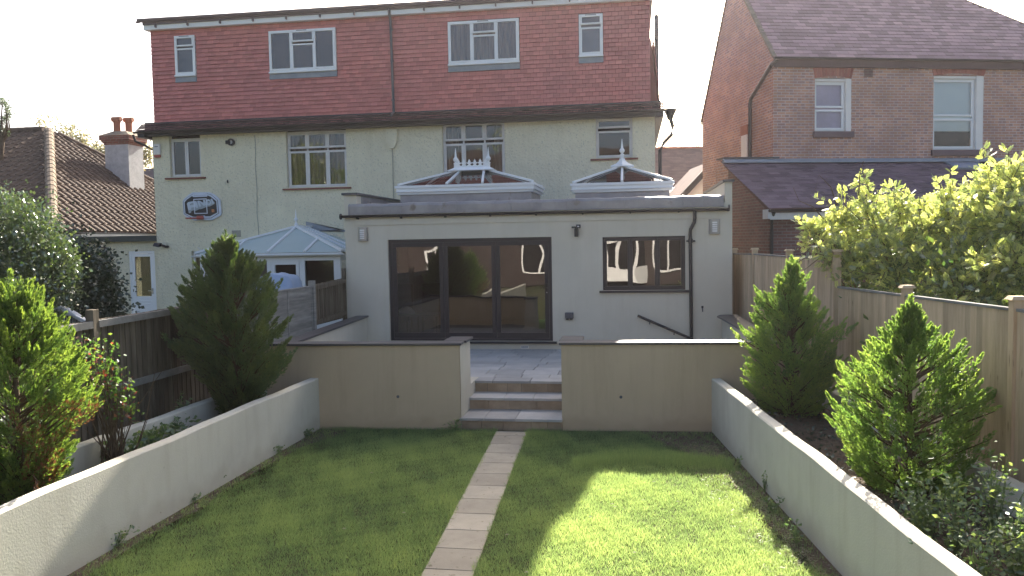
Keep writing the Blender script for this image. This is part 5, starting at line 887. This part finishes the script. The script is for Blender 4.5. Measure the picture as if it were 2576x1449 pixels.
for X, Yp in ((CP[0]-.66, CP[1]+.22), (CP[0]-.36, CP[1]+.45)):
    finish(MB().lathe((X, Yp, z+.12), [(.12, 0), (.115, .38), (.135, .39), (.135, .43), (.11, .44), (.11, .47)], 16).tube([(X-.17, Yp, z+.62), (X+.17, Yp, z+.62)], .085, 12), 'chimney_pot', MT['terr'], cho)
finish(MB().prismZ([(CP[0]-1.1, CP[1]-.25), (CP[0]+.05, CP[1]-.2), (CP[0]+.05, CP[1]+.8), (CP[0]-1.0, CP[1]+.8)], CP[2]-.3, CP[2]-.05), 'flashing', MT['plaster'], cho)
# ------------------------------------------------------------------ things in the neighbour's yards
P = gp(705, 735, 1.75); P = yp(705, 705, 15.2); tp = thing('covered_barbecue', 'pale blue sheet draped over a garden barbecue behind the grey fence', 'barbecue cover', (P[0], 15.2, .45))
ztp = yp(705, 686, 15.2)[2]; mb = MB(); V = []; nx_, ny_ = 12, 8; hw = .42
for i in range(nx_+1):
    for j in range(ny_+1):
        u, v = i/nx_*2-1, j/ny_*2-1; r_ = max(abs(u), abs(v)); ht = ztp-.10*(u+.1)**2-.05*v*v-(.55 if r_ > .9 else 0)-(.12 if r_ > .8 else 0)*.5; V.append((P[0]+u*hw*(1+.04*math.sin(5*v)), 15.2+v*.35, ht+.012*math.sin(9*u+4*v)))
mb.add(V, [(i*(ny_+1)+j, (i+1)*(ny_+1)+j, (i+1)*(ny_+1)+j+1, i*(ny_+1)+j+1) for i in range(nx_) for j in range(ny_)]); finish(mb, 'cover', MT['blue'], tp, smooth=True)
finish(MB().box(P[0]-.34, P[0]+.34, 14.95, 15.45, .45, ztp-.25), 'body', MT['black'], tp)
YB = 9.1; q = [yp(*p, YB) for p in ((118, 812), (122, 778), (150, 776), (172, 784), (190, 795), (214, 812))]; q2_ = [yp(*p, YB+.5) for p in ((118, 812), (122, 776), (150, 773), (172, 780), (190, 790), (216, 806))]
sw_ = thing('play_frame', 'silver tubular arched frame with netting showing above the left fence', 'frame', (q[0][0], YB, .45)); 
for qq in (q, q2_):
    qq = [np.array((qq[0][0], qq[0][1], .45))]+list(qq)+[np.array((qq[-1][0]+.02, qq[-1][1], .45))]; finish(MB().tube(qq, .032, 8), 'tube', MT['silver'], sw_)
mb = MB()
for i in range(1, 5): mb.tube([q[i], q2_[i]], .012, 6)
qa = [yp(*p, YB-.02) for p in ((160, 812), (163, 792), (185, 793), (215, 808))]; mb.tube(qa, .016, 6); finish(mb, 'crossbar', MT['silver'], sw_)
mb = MB()
for i in range(1, 5):
    for k in range(5):
        a_ = q[i]+(q2_[i]-q[i])*(k/4); b_ = q[i+1]+(q2_[i+1]-q[i+1])*((k+1) % 5/4); mb.tube([a_, b_], .0035, 4)
        a_ = q[i]+(q[i+1]-q[i])*(k/4); mb.tube([a_, a_*np.array((1, 1, 0))+ZV*1.6], .003, 4)
finish(mb, 'netting', MT['silver'], sw_)
# ------------------------------------------------------------------ plants
def conifer(label, base, h, rad_, m, seed, nplume=260, per=90, prof=None, brown=None, sz=1.0, lobes=(), low=.03, open_=0.0, top=(0, 0)):
    global rng
    rng = np.random.default_rng(seed); b = np.array(base, float); t = thing('cypress_tree', label, 'conifer', b)
    P, D, S, Rn = [], [], [], []; br = MB(); br.tube([b-ZV*.1, b+ZV*h*.3, b+ZV*h*.6+.5*(LR*top[0]+F0*top[1]), b+ZV*h*.93+LR*top[0]+F0*top[1]], [.045*h/2.2, .035*h/2.2, .02, .006], 8)
    LB = [(*l, .5, .11) if len(l) == 3 else l for l in lobes]+[(rng.uniform(0, 6.28), rng.uniform(.1, .8), rng.uniform(-.22, .30), .32, .06) for _ in range(22)]
    sc = h/2.3*sz; ang0 = YAW
    for i in range(nplume):
        u = low+(1-low)*rng.random()**.9*.95; a = rng.uniform(0, 2*math.pi); r = rad_*prof(u)
        for la, lt, lm, wa, wu in LB:
            da = abs((a-la+math.pi) % (2*math.pi)-math.pi); r += rad_*lm*math.exp(-(da/wa)**2-((u-lt)/wu)**2)
        dep = rng.random()**.38; r = max(.03, r)*(.28+.72*dep)*rng.uniform(.9, 1.08)
        dirh = np.array((math.cos(a+ang0), math.sin(a+ang0), 0)); L = (.26+.20*rng.random())*sc*(1.15-.60*u)*(.75+.25*dep); R0 = (.058+.030*rng.random())*sc*(1.15-.50*u)
        c = b+dirh*r+ZV*u*h+(LR*top[0]+F0*top[1])*u; ax_ = unit(dirh+ZV*(.62+.9*u**1.5+rng.normal(0, .20))+rng.normal(0, .16, 3)); shade = rng.normal(.5, .13)
        if i % 3 == 0: s_ = b+ZV*max(.02, (u-.12-.1*r))*h; br.tube([s_, s_+(c-s_)*.5-ZV*.02, c], [.012, .008, .003], 4)
        k = int(per*1.5*(.7+.6*rng.random())); s = rng.random(k)**.9; env = np.minimum(1, .35+s*2.5)*(1.02-s)**.75; aa = rng.uniform(0, 6.28, k); q = np.sqrt(rng.random(k))
        e1 = unit(np.cross(ax_, (0, 0, 1.))+1e-6); e2 = np.cross(ax_, e1); rv = np.cos(aa)[:, None]*e1+np.sin(aa)[:, None]*e2
        P.append(c+ax_*(s-.85)[:, None]*L+np.array((0, 0, .05))*(s*s)[:, None]*L*3+rv*(R0*env*q)[:, None]); D.append(ax_[None]*1.0+ZV*.25+rv*(.25+.65*q)[:, None]*(1.15-s)[:, None]+rng.normal(0, .14, (k, 3))); S.append((.024+.018*rng.random(k))*sc*(1+open_)); Rn.append(np.clip(shade+.22*(q-.5)+rng.normal(0, .10, k)+.30*(s-.5), 0, 1))
    k = 340; s = rng.random(k)**1.2; tp = LR*top[0]+F0*top[1]; w_ = .075*(1.03-s)*(.7+.5*np.abs(np.sin(s*16)))*sc
    P.append(b+tp+np.stack([rng.normal(0, 1, k)*w_, rng.normal(0, 1, k)*w_, h*(.80+.21*s)], 1)); D.append(np.stack([rng.normal(0, .6, k), rng.normal(0, .6, k), np.ones(k)], 1)); S.append(np.full(k, .036)); Rn.append(.5+.4*rng.random(k))
    P, D, S, Rn = map(np.concatenate, (P, D, S, Rn))
    if brown is not None:
        sel = brown(P, rng); V, F_, R_ = scatter(P[sel], D[sel], S[sel], S[sel]*.75, SPRAY, rnd=Rn[sel]); arrmesh('dead_foliage', V, F_, MT['lbrown'], t, org=b, rnd=R_); P, D, S, Rn = P[~sel], D[~sel], S[~sel], Rn[~sel]
    V, F_, R_ = scatter(P, D, S, S*.75, SPRAY, rnd=Rn); arrmesh('crown', V, F_, m, t, org=b, rnd=R_)
    finish(br, 'trunk', MT['bark'], t); return t
pi = math.pi
conifer('big dark green bushy cypress in the left bed beside the grey fence', C(-3.66, 10.5, .42), 2.50, .68, MT['lcon'], 3, 560, 100, prof=lambda u: np.interp(u, [0, .1, .3, .5, .7, .82, .90, 1], [.28, .48, .88, 1.05, .95, .62, .26, .03]), sz=1.05, lobes=[(pi, .46, .50, .45, .09), (0, .55, .20), (0, .35, .12), (-pi/2, .35, .15), (0, .72, .15, .4, .05)], top=(-.10, 0))
conifer('golden green cypress at the left edge of the garden with brown dead patch', C(-4.42, 7.0, .42), 2.12, .56, MT['lcony'], 5, 540, 100, prof=lambda u: np.interp(u, [0, .1, .3, .5, .7, .82, .92, 1], [.55, .75, .9, 1.05, .85, .6, .36, .1]), lobes=[(0, .60, .42, .5, .08), (0, .42, .28, .5, .07), (0, .22, -.10), (pi, .5, .25), (.3, .80, .12)], brown=lambda P, r: (np.abs(P[:, 2]-1.0) < .42) & ((P-C(-4.42, 7.0, 0))@LR > .20) & ((P-C(-4.42, 7.0, 0))@F0 < .05) & (r.random(len(P)) < .5))
conifer('bright green open cypress in the right bed nearest the terrace wall', C(3.29+vr*10.1, 10.1, .42), 2.05, .62, MT['lcong'], 8, 440, 80, prof=lambda u: np.interp(u, [0, .12, .3, .5, .65, .8, .9, 1], [.45, .8, 1.0, .92, .70, .38, .15, .02]), lobes=[(pi, .76, .42, .4, .07), (0, .56, .45, .45, .08), (pi, .50, .18), (pi, .24, .22, .4, .06), (0, .86, .14, .5, .04), (-pi/2, .4, .1)], sz=1.0, open_=.12)
conifer('bright green broad cypress in the right bed nearest the camera', C(3.36+vr*7.0, 7.05, .40), 1.78, .66, MT['lcong'], 13, 520, 85, prof=lambda u: np.interp(u, [0, .12, .3, .5, .65, .78, .88, 1], [.45, .75, .98, .98, .80, .46, .16, .02]), lobes=[(0, .44, .50, .4, .07), (pi, .44, .30, .4, .07), (pi, .62, .28, .4, .06), (0, .74, .25, .4, .06), (pi, .22, .16, .4, .05), (-pi/2, .35, .2)], sz=1.0, open_=.12)
def leafball(pts, n, tm, L, W, up=.3, jitter=.35):
    """leaves around a list of (centre, radii) blobs, denser at the skin"""
    vol = np.array([r[0]*r[1]+r[1]*r[2] for c, r in pts]); vol = vol/vol.sum(); out = []
    for (c, r), v in zip(pts, vol):
        k = max(3, int(n*v)); d = unit(rng.normal(size=(k, 3))); q = np.array(c)+d*np.array(r)*(.35+.72*rng.random((k, 1))**.55)*(1+.25*np.maximum(0, rng.normal(size=(k, 1)))); D_ = d+rng.normal(0, jitter, (k, 3))+np.array((0, 0, up)); out.append((q, D_))
    P = np.concatenate([o[0] for o in out]); D_ = np.concatenate([o[1] for o in out]); k = len(P); s = L*(.65+.6*rng.random(k)); return scatter(P, D_, s, s*W, tm)
def blobs(center, R, k, r0, r1, flat=1.0):
    out = []
    for i in range(k):
        d = unit(rng.normal(size=3)); p = np.array(center)+d*np.array(R)*rng.uniform(.45, .95); r = rng.uniform(r0, r1); out.append((p, (r, r, r*flat)))
    return out
def stems(mb, base, pts, r=.02):
    for p in pts: b = np.array(base)+rng.normal(0, .1, 3)*np.array((1, 1, 0)); m_ = (b+p)/2+rng.normal(0, .12, 3); mb.tube([b, m_, p], [r, r*.6, r*.25], 5)
# big climber beyond the right fence
rng = np.random.default_rng(21)
def pxd(px, py, d): s = ray(px, py); return O+s*(d/(s@F0))
cl = thing('climbing_shrub', 'large bright leafy climber growing over the right-hand fence', 'shrub', C(5.9, 11, 0)); bl = []
for px, py, d, r in [(2060,590,11.5,.30),(2120,560,11.2,.35),(2110,640,11,.32),(2190,560,11,.42),(2180,500,11.2,.22),(2165,455,11.3,.12),(2172,425,11.3,.07),(2260,520,11.2,.28),(2250,470,11.3,.12),(2240,620,10.6,.5),(2330,590,10.6,.5),(2320,530,11,.25),(2400,560,10.6,.45),(2390,510,11,.28),(2380,495,11.1,.14),(2340,670,10.2,.45),(2250,690,10.4,.35),(2430,650,10,.5),(2480,560,10.2,.45),(2500,500,10.4,.4),(2540,450,10.4,.35),(2560,420,10.5,.25),(2540,560,9.8,.5),(2580,500,10,.45),(2500,690,9.4,.4),(2570,660,9.2,.5),(2590,580,9.6,.5),(2160,660,10.8,.3),(2040,560,11.6,.16),(2410,730,9.6,.3),(2650,450,10,.6),(2700,600,9.4,.7)]:
    r = min(r, .42); bl.append((pxd(px, py+12, d), (r*.74, r*.74, r*.60)))
A_ = leafball(bl, 7000, PINN, .085, .8, up=.15, jitter=.8); B_ = leafball(bl, 8000, LEAF, .04, .5, up=.1, jitter=.8)
SHT = []; SP, SD = [], []; big = [q for q in bl if q[1][0] > .2]
for i in range(330):
    c, r = big[rng.integers(len(big))]; d0 = unit(rng.normal(size=3)+np.array((0, 0, 1.1))-.5*F0-.3*LR); Ls = .25+.42*rng.random()**1.5; p0 = c+d0*r[0]*.35; p1 = p0+d0*Ls*.6+rng.normal(0, .05, 3); p2 = p1+(d0+np.array((0, 0, -.8)))*Ls*.35; SHT.append([p0, p1, p2])
    for t_ in np.linspace(.1, 1, 9): q = (p0*(1-t_)**2+2*p1*t_*(1-t_)+p2*t_*t_); SP.append(q); SD.append(rng.normal(size=3)+d0)
D__ = scatter(np.array(SP), np.array(SD), .085, .08, PINN)

V, F_, R_ = merge([A_, B_, D__]); arrmesh('foliage', V, F_, MT['lwis'], cl, org=C(5.9, 11, 0), rnd=R_)
mb = MB(); stems(mb, C(6.2, 10.8, 0), [c for c, r in bl], .03)
for pts in ([(2160,500),(2163,440),(2172,405)], [(2080,560),(2045,520),(2010,505),(1995,470)], [(2110,620),(2060,650),(2010,690),(1990,705)], [(2120,560),(2090,470),(2060,440),(2050,480)], [(2380,540),(2400,500),(2390,470)]): mb.tube([pxd(x, y, 11.2) for x, y in pts], [.012, .008, .004, .003][:len(pts)], 5)
for q in SHT: mb.tube(q, [.006, .004, .002], 4)
finish(mb, 'branch', MT['bark'], cl)
# dark core mass so the wall behind does not show through low down: more leaves deep inside
V, F_, R_ = leafball([(C(5.7, 10.4, 1.6), (.9, 1.4, .9)), (C(6.4, 9.5, 1.5), (.9, 1.2, .9)), (C(5.0, 11.5, 1.7), (.4, .8, .6))], 6000, LEAF, .10, .6); arrmesh('inner_foliage', V, F_, MT['lcon'], cl, org=C(5.9, 11, 0), rnd=R_)
# hedge and ivy on the left
hd = thing('leafy_hedge', 'round glossy leafed bush lit by sun beyond the left fence', 'bush', C(-6.6, 10.6, 0)); bl = []
for px, py, d, r in [(10,560,10.4,.42),(60,580,10.4,.42),(90,600,10.3,.3),(20,660,10.2,.5),(100,670,10.2,.42),(60,740,10,.5),(140,650,10.3,.22),(170,665,10.3,.16),(130,720,10.2,.3),(-60,640,10.3,.6),(50,800,10.4,.4),(20,820,10,.5),(-40,760,10,.5)]: bl.append((pxd(px, py, d), (r, r, r)))
V, F_, R_ = leafball(bl, 26000, LEAF, .046, .75, up=.2, jitter=.7); arrmesh('foliage', V, F_, MT['lhedge'], hd, org=C(-6.6, 10.6, 0), rnd=R_); mb = MB(); stems(mb, C(-6.4, 10.5, 0), [c for c, r in bl], .03); finish(mb, 'branch', MT['bark'], hd)
iv = thing('ivy_hedge', 'dark ivy covered hedge between the glossy bush and the annexe', 'hedge', C(-8.6, 15.5, 0)); bl = []
for px, py, d, r in [(150,700,14.5,.8),(205,690,15,.55),(235,690,15.3,.35),(180,770,14.5,.8),(225,780,15,.55),(240,740,15.2,.4),(120,790,14,.8),(110,690,14.6,.6)]: bl.append((pxd(px, py, d), (r, r, r)))
V, F_, R_ = leafball(bl, 18000, LEAF, .075, .8, up=.0, jitter=.7); arrmesh('foliage', V, F_, MT['livy'], iv, org=C(-8.6, 15.5, 0), rnd=R_); mb = MB(); stems(mb, C(-8.5, 15, 0), [c for c, r in bl], .04); finish(mb, 'branch', MT['bark'], iv)
# trees behind the bungalow
def sparse(label, base, tips, m, nl, L, seed, spread=.5, name='tree'):
    global rng; rng = np.random.default_rng(seed); t = thing(name, label, 'tree', base); mb = MB(); b = np.array(base, float); ctr = np.mean([q for q in tips], axis=0); mb.tube([b, (b+ctr)/2*np.array((1, 1, .9)), ctr-ZV*.8], [.16, .12, .07], 8); Ps = []
    for q in tips:
        q = np.array(q); m_ = (ctr-ZV*.8)+(q-ctr+ZV*.8)*.55+rng.normal(0, .15, 3); mb.tube([ctr-ZV*.8, m_, q], [.05, .025, .006], 5)
        for s in range(4): e = q+rng.normal(0, spread*.5, 3); mb.tube([m_+(q-m_)*rng.random(), e], [.01, .003], 4); Ps.append(e+rng.normal(0, spread*.38, (nl, 3))); 
        Ps.append(q+rng.normal(0, spread*.4, (nl, 3)))
    P = np.concatenate(Ps); V, F_, R_ = scatter(P, rng.normal(size=P.shape), L*(.6+.8*rng.random(len(P))), L*.6, LEAF); arrmesh('crown', V, F_, m, t, org=b, rnd=R_); finish(mb, 'trunk', MT['bark'], t); return t
sparse('sparse reddish tree showing above the bungalow hip, left of the chimney', pxd(200, 560, 38)*np.array((1, 1, 0)), [pxd(x, y, 38) for x, y in ((115,328),(150,335),(172,330),(175,345),(200,350),(185,362),(215,362),(235,375),(210,385),(225,395),(165,355))], MT['laut'], 22, .13, 31, .42)
sparse('small leafy tree showing behind the bungalow chimney', pxd(300, 560, 36)*np.array((1, 1, 0)), [pxd(x, y, 36) for x, y in ((252,375),(262,385),(270,372),(258,395),(365,385),(370,400),(362,412),(374,375),(275,400))], MT['laut'], 26, .13, 32, .35)
sparse('thin wispy leafy shoot at the far left edge against the sky', pxd(-60, 560, 26)*np.array((1, 1, 0)), [pxd(x, y, 26) for x, y in ((5,258),(12,262),(18,272),(18,285),(12,298),(6,308),(4,320),(8,330),(-20,300),(-40,310))], MT['lhedge'], 16, .07, 33, .12)
# rose bush
rng = np.random.default_rng(41); rb_ = C(-4.15, 8.15, .45); rs = thing('rose_bush', 'leggy rose bush with red young leaves beside the golden cypress', 'rose bush', rb_); mb = MB(); tips = []
for px, py in [(190,850),(210,840),(235,850),(255,845),(280,860),(290,875),(300,905),(250,890),(225,900),(270,930),(245,935),(310,935),(290,960),(330,990),(280,1000),(300,1060),(180,880),(265,905),(230,870),(330,1000)]:
    q = pxd(px+rng.uniform(-5, 5), py, 8.15+rng.uniform(-.3, .3)); b = rb_+np.array((rng.normal(0, .06), rng.normal(0, .06), -.03)); m_ = b+(q-b)*.6+rng.normal(0, .06, 3)+(rb_-b)*.3; mb.tube([b, m_, q], [.011, .007, .003], 5); tips.append((m_, q))
    for s in range(4): t_ = rng.random(); a = m_+(q-m_)*t_; e = a+rng.normal(0, .08, 3); mb.tube([a, e], [.003, .0015], 4); tips.append((a, e))
for s in range(16): a = rb_+rng.normal(0, .07, 3)*np.array((1, 1, 0)); e = a+np.array((rng.normal(0, .22), rng.normal(0, .22), rng.uniform(.5, 1.1))); mb.tube([a, (a+e)/2+rng.normal(0, .04, 3), e], [.008, .006, .002], 5)
finish(mb, 'stem', MT['bark'], rs); P = np.concatenate([a+(q-a)*rng.random((9, 1))+rng.normal(0, .045, (9, 3)) for a, q in tips]); P = P[P[:, 2] > 1.0]; red = rng.random(len(P)) < .14
for nm, sel, m in (('foliage', ~red, MT['lrose']), ('young_foliage', red, MT['lred'])): V, F_, R_ = scatter(P[sel], rng.normal(size=(sel.sum(), 3)), .05, .03, LEAF); arrmesh(nm, V, F_, m, rs, org=rb_, rnd=R_)
# low plants
def plant(label, base, h, r, n, m, L, W, kind='plant', name='garden_plant', stemsn=5, tm=LEAF, group=None, lowz=.1):
    b = np.array(base, float); t = thing(name, label, kind, b, group=group); mb = MB(); Ps = []; Ds = []
    for i in range(stemsn):
        e = b+np.array((rng.normal(0, r*.5), rng.normal(0, r*.5), h*rng.uniform(.7, 1.05))); c = b+(e-b)*.5+rng.normal(0, r*.12, 3); mb.tube([b-ZV*.01, c, e], [.005, .004, .0015], 5); k = n//stemsn; s = lowz+(1-lowz)*rng.random((k, 1)); Ps.append(b+(e-b)*s+rng.normal(0, r*.22, (k, 3))*np.array((1, 1, .35))); Ds.append(rng.normal(0, 1, (k, 3))*np.array((1, 1, .5))+np.array((0, 0, .3)))
    finish(mb, 'stem', MT['lweed'], t); P = np.concatenate(Ps); P[:, 2] = np.maximum(P[:, 2], b[2]+.008); D_ = np.concatenate(Ds); k = len(P); s = L*(.6+.7*rng.random(k)); V, F_, R_ = scatter(P, D_, s, s*W, tm); arrmesh('foliage', V, F_, m, t, org=b, rnd=R_); return t
rng = np.random.default_rng(51)
G = lambda px, py, z=0: gp(px, py, z)
plant('small leafy sapling by the left kerb wall near the dark cypress', G(462, 1075, .45), .45, .10, 60, MT['lweed'], .07, .45)
for i, (px, py, lab) in enumerate(((400, 1105, 'broad leafed green plant sprawling behind the left low wall, farthest from the rose'), (350, 1130, 'broad leafed green plant sprawling behind the left low wall, midway along'), (285, 1155, 'broad leafed green plant behind the left low wall, next to the rose stems'))): plant(lab, G(px, py, .45), .22, .34, 320, MT['lweed'], .085, .5, stemsn=12)
for px, py, h, r, lab in ((2330, 1330, .55, .18, 'tall straggly green weed in the right bed near the cypress foot'), (2400, 1360, .62, .18, 'tall straggly green weed midway in the right bed corner'), (2495, 1330, .75, .2, 'tallest weed with pale tips in the right bed beside the kerb'), (2560, 1420, .5, .25, 'leafy weed in the bottom right corner of the photo'), (2455, 1440, .4, .25, 'low weed at the bottom of the right bed beside the wall'), (2310, 1290, .3, .2, 'dull green weed right at the foot of the near cypress')): plant(lab, G(px, py+40, .45), h, r, 420, MT['lweed'], .045, .5, stemsn=9, kind='weed', name='weed', tm=LEAF)
for px, py, h, r, k, lab in ((1925, 1240, .24, .07, 40, 'thin tall weed growing against the right low wall, nearer the terrace'), (1945, 1290, .16, .09, 60, 'leafy weed at the foot of the right low wall, midway'), (2005, 1370, .22, .10, 70, 'upright weed at the foot of the right low wall, nearest the camera'), (1858, 1180, .14, .05, 16, 'spindly seedling by the right low wall near the terrace wall')): plant(lab, G(px, py), h, r, k, MT['lweed'], .04, .5, stemsn=4, kind='weed', name='weed')
for px, py, h, r, k, lab in ((775, 1100, .12, .10, 90, 'low weed in the far corner at the end of the left low wall'), (700, 1140, .12, .14, 90, 'weed clump under the left low wall, second from the terrace'), (545, 1222, .13, .09, 60, 'small pale leafed weed halfway along the left low wall'), (470, 1265, .10, .12, 60, 'grassy weed along the left low wall left of the pale leafed one'), (395, 1310, .16, .06, 24, 'reddish seedling against the left low wall'), (290, 1375, .18, .16, 90, 'tall grass tuft at the foot of the left low wall near the camera')): plant(lab, G(px, py), h, r, k, MT['lweed'] if 'red' not in lab else MT['lbrown'], .045, .5, stemsn=5, kind='weed', name='weed')
for px, py, lab in ((1145, 1085, 'grass tuft at the foot of the left terrace wall by the steps'),): plant(lab, G(px, py), .16, .12, 60, MT['lgrass'], .12, .06, stemsn=6, kind='grass tuft', name='grass_tuft')
# dark groundcover in right bed
n = 1100; yv = rng.uniform(5, 11.4, n); xv = rwx(yv)+.2+rng.random(n)*1.15; V, F_, R_ = scatter(np.stack([xv, yv, .455+.07*rng.random(n)], 1), rng.normal(size=(n, 3))*np.array((1, 1, .4)), .05, .03, LEAF); struct(arrmesh('ground_cover', V, F_, MT['livy'], rnd=R_), 'stuff')
n = 1200; yv = rng.uniform(5, 11, n); xv = lwx(yv)-.2-rng.random(n)*.6; V, F_, R_ = scatter(np.stack([xv, yv, .455+.04*rng.random(n)], 1), rng.normal(size=(n, 3))*np.array((1, 1, .4)), .05, .03, LEAF); struct(arrmesh('ground_cover', V, F_, MT['livy'], rnd=R_), 'stuff')
# red dead sprig hanging over left wall
P = gp(93, 1225, .72); mb = MB().tube([P+np.array((-.05, .02, .10)), P+np.array((.0, 0, .06)), P+np.array((.02, -.02, -.03))], [.004, .004, .002], 5); sg = thing('dead_sprig', 'small rust-red dead sprig hanging over the left low wall', 'twig', P); finish(mb, 'stem', MT['bark'], sg); k = 60; V, F_, R_ = scatter(P+np.array((.02, -.02, -.01))+rng.normal(0, 1, (k, 3))*np.array((.012, .012, .04)), rng.normal(0, .3, (k, 3))-ZV, .03, .012, LEAF); arrmesh('leaf', V, F_, MT['lbrown'], sg, org=P, rnd=R_)
hb = finish(MB().box(-70, 70, -40, 80, -1.06, 14), 'glare_haze', mat('glare_haze_air', (1, 1, 1)), None); hm = hb.data.materials[0]; hm.node_tree.nodes.clear(); ho = hm.node_tree.nodes.new('ShaderNodeOutputMaterial'); hv = hm.node_tree.nodes.new('ShaderNodeVolumePrincipled')  # air volume added to stand in for the veiling glare of the lens
hv.inputs['Color'].default_value = (1, .93, .95, 1); hv.inputs['Density'].default_value = .00045; hv.inputs['Anisotropy'].default_value = .65; hm.node_tree.links.new(hv.outputs[0], ho.inputs['Volume']); struct(hb, 'stuff')
# ------------------------------------------------------------------ the garden behind the camera (seen mirrored in the glass)
rear = thing('rear_brick_house', 'red brick house behind the viewer, mirrored in the door glass', 'house', (-6, -15, 0)); wins = [(-12.5, -11, 1.0, 2.6), (-9.6, -7.2, 3.6, 5.0), (-6.5, -4.5, .9, 2.9), (-3.0, -1.0, 3.6, 5.0), (1.0, 3.0, .9, 2.9), (-12, -10.4, 3.7, 5)]
mb = MB().box(-16, 8, -20, -14, 0, 6); mb.prismY([(-16, 6), (8, 6), (4, 9), (-12, 9)], -19.9, -14.4); finish(mb, 'wall', MT['brickB'], rear)
for a, b, c, d in wins: o = finish(MB().box(a, b, -14.0, -13.9, c, d), 'window', MT['plaster'], rear, bevel=.01); m_ = (a+b)/2; finish(MB().box(a+.12, m_-.06, -13.9, -13.885, c+.12, d-.12).box(m_+.06, b-.12, -13.9, -13.885, c+.12, d-.12), 'pane', MT['dark'], o)
bayt = thing('white_bay_window', 'white bay window of the house behind the viewer', 'bay window', (-2, -13, 0)); mb = MB().prismZ([(-2.6, -13.95), (-2.1, -13.0), (.1, -13.0), (.6, -13.95)], .3, 1.0).prismZ([(-2.7, -13.95), (-2.15, -12.9), (.15, -12.9), (.7, -13.95)], 2.6, 3.1)
for X, Y in ((-2.05, -13.05), (-1.33, -13.05), (-.66, -13.05), (.05, -13.05)): mb.box(X-.07, X+.07, Y-.05, Y+.05, 1.0, 2.6)
finish(mb, 'frame', MT['plaster'], bayt); finish(MB().prismZ([(-2.5, -13.95), (-2.05, -13.1), (.05, -13.1), (.5, -13.95)], 1.0, 2.6), 'pane', MT['dark'], bayt)
for i, (tx, ty, th_, tr_r, lab) in enumerate(((-19, -15, 8.5, 2.6, 'tall tree behind the viewer, mirrored in the upper left windows'), (-9.5, -22, 11.5, 3.2, 'taller tree behind the rear brick house, mirrored in the windows'), (-26, -20, 11, 3.5, 'broad tree behind the viewer far to the left, seen only mirrored'), (3, -23, 11.5, 3.4, 'tree behind the viewer to the right, seen only mirrored'))):
    t = thing('garden_tree', lab, 'tree', (tx, ty, 0)); bl = blobs((tx, ty, th_*.62), (tr_r, tr_r, th_*.36), 26, .7, 1.3); V, F_, R_ = leafball(bl, 9000, LEAF, .26, .6, up=.2, jitter=.8); arrmesh('crown', V, F_, MT['lcony'] if i == 0 else MT['lwis'], t, org=(tx, ty, 0), rnd=R_); finish(MB().tube([(tx, ty, 0), (tx+.1, ty, th_*.5), (tx, ty, th_*.85)], [.25, .18, .05], 8), 'trunk', MT['bark'], t)
print('polys', sum(len(o.data.polygons) for o in bpy.data.objects if o.type == 'MESH'))
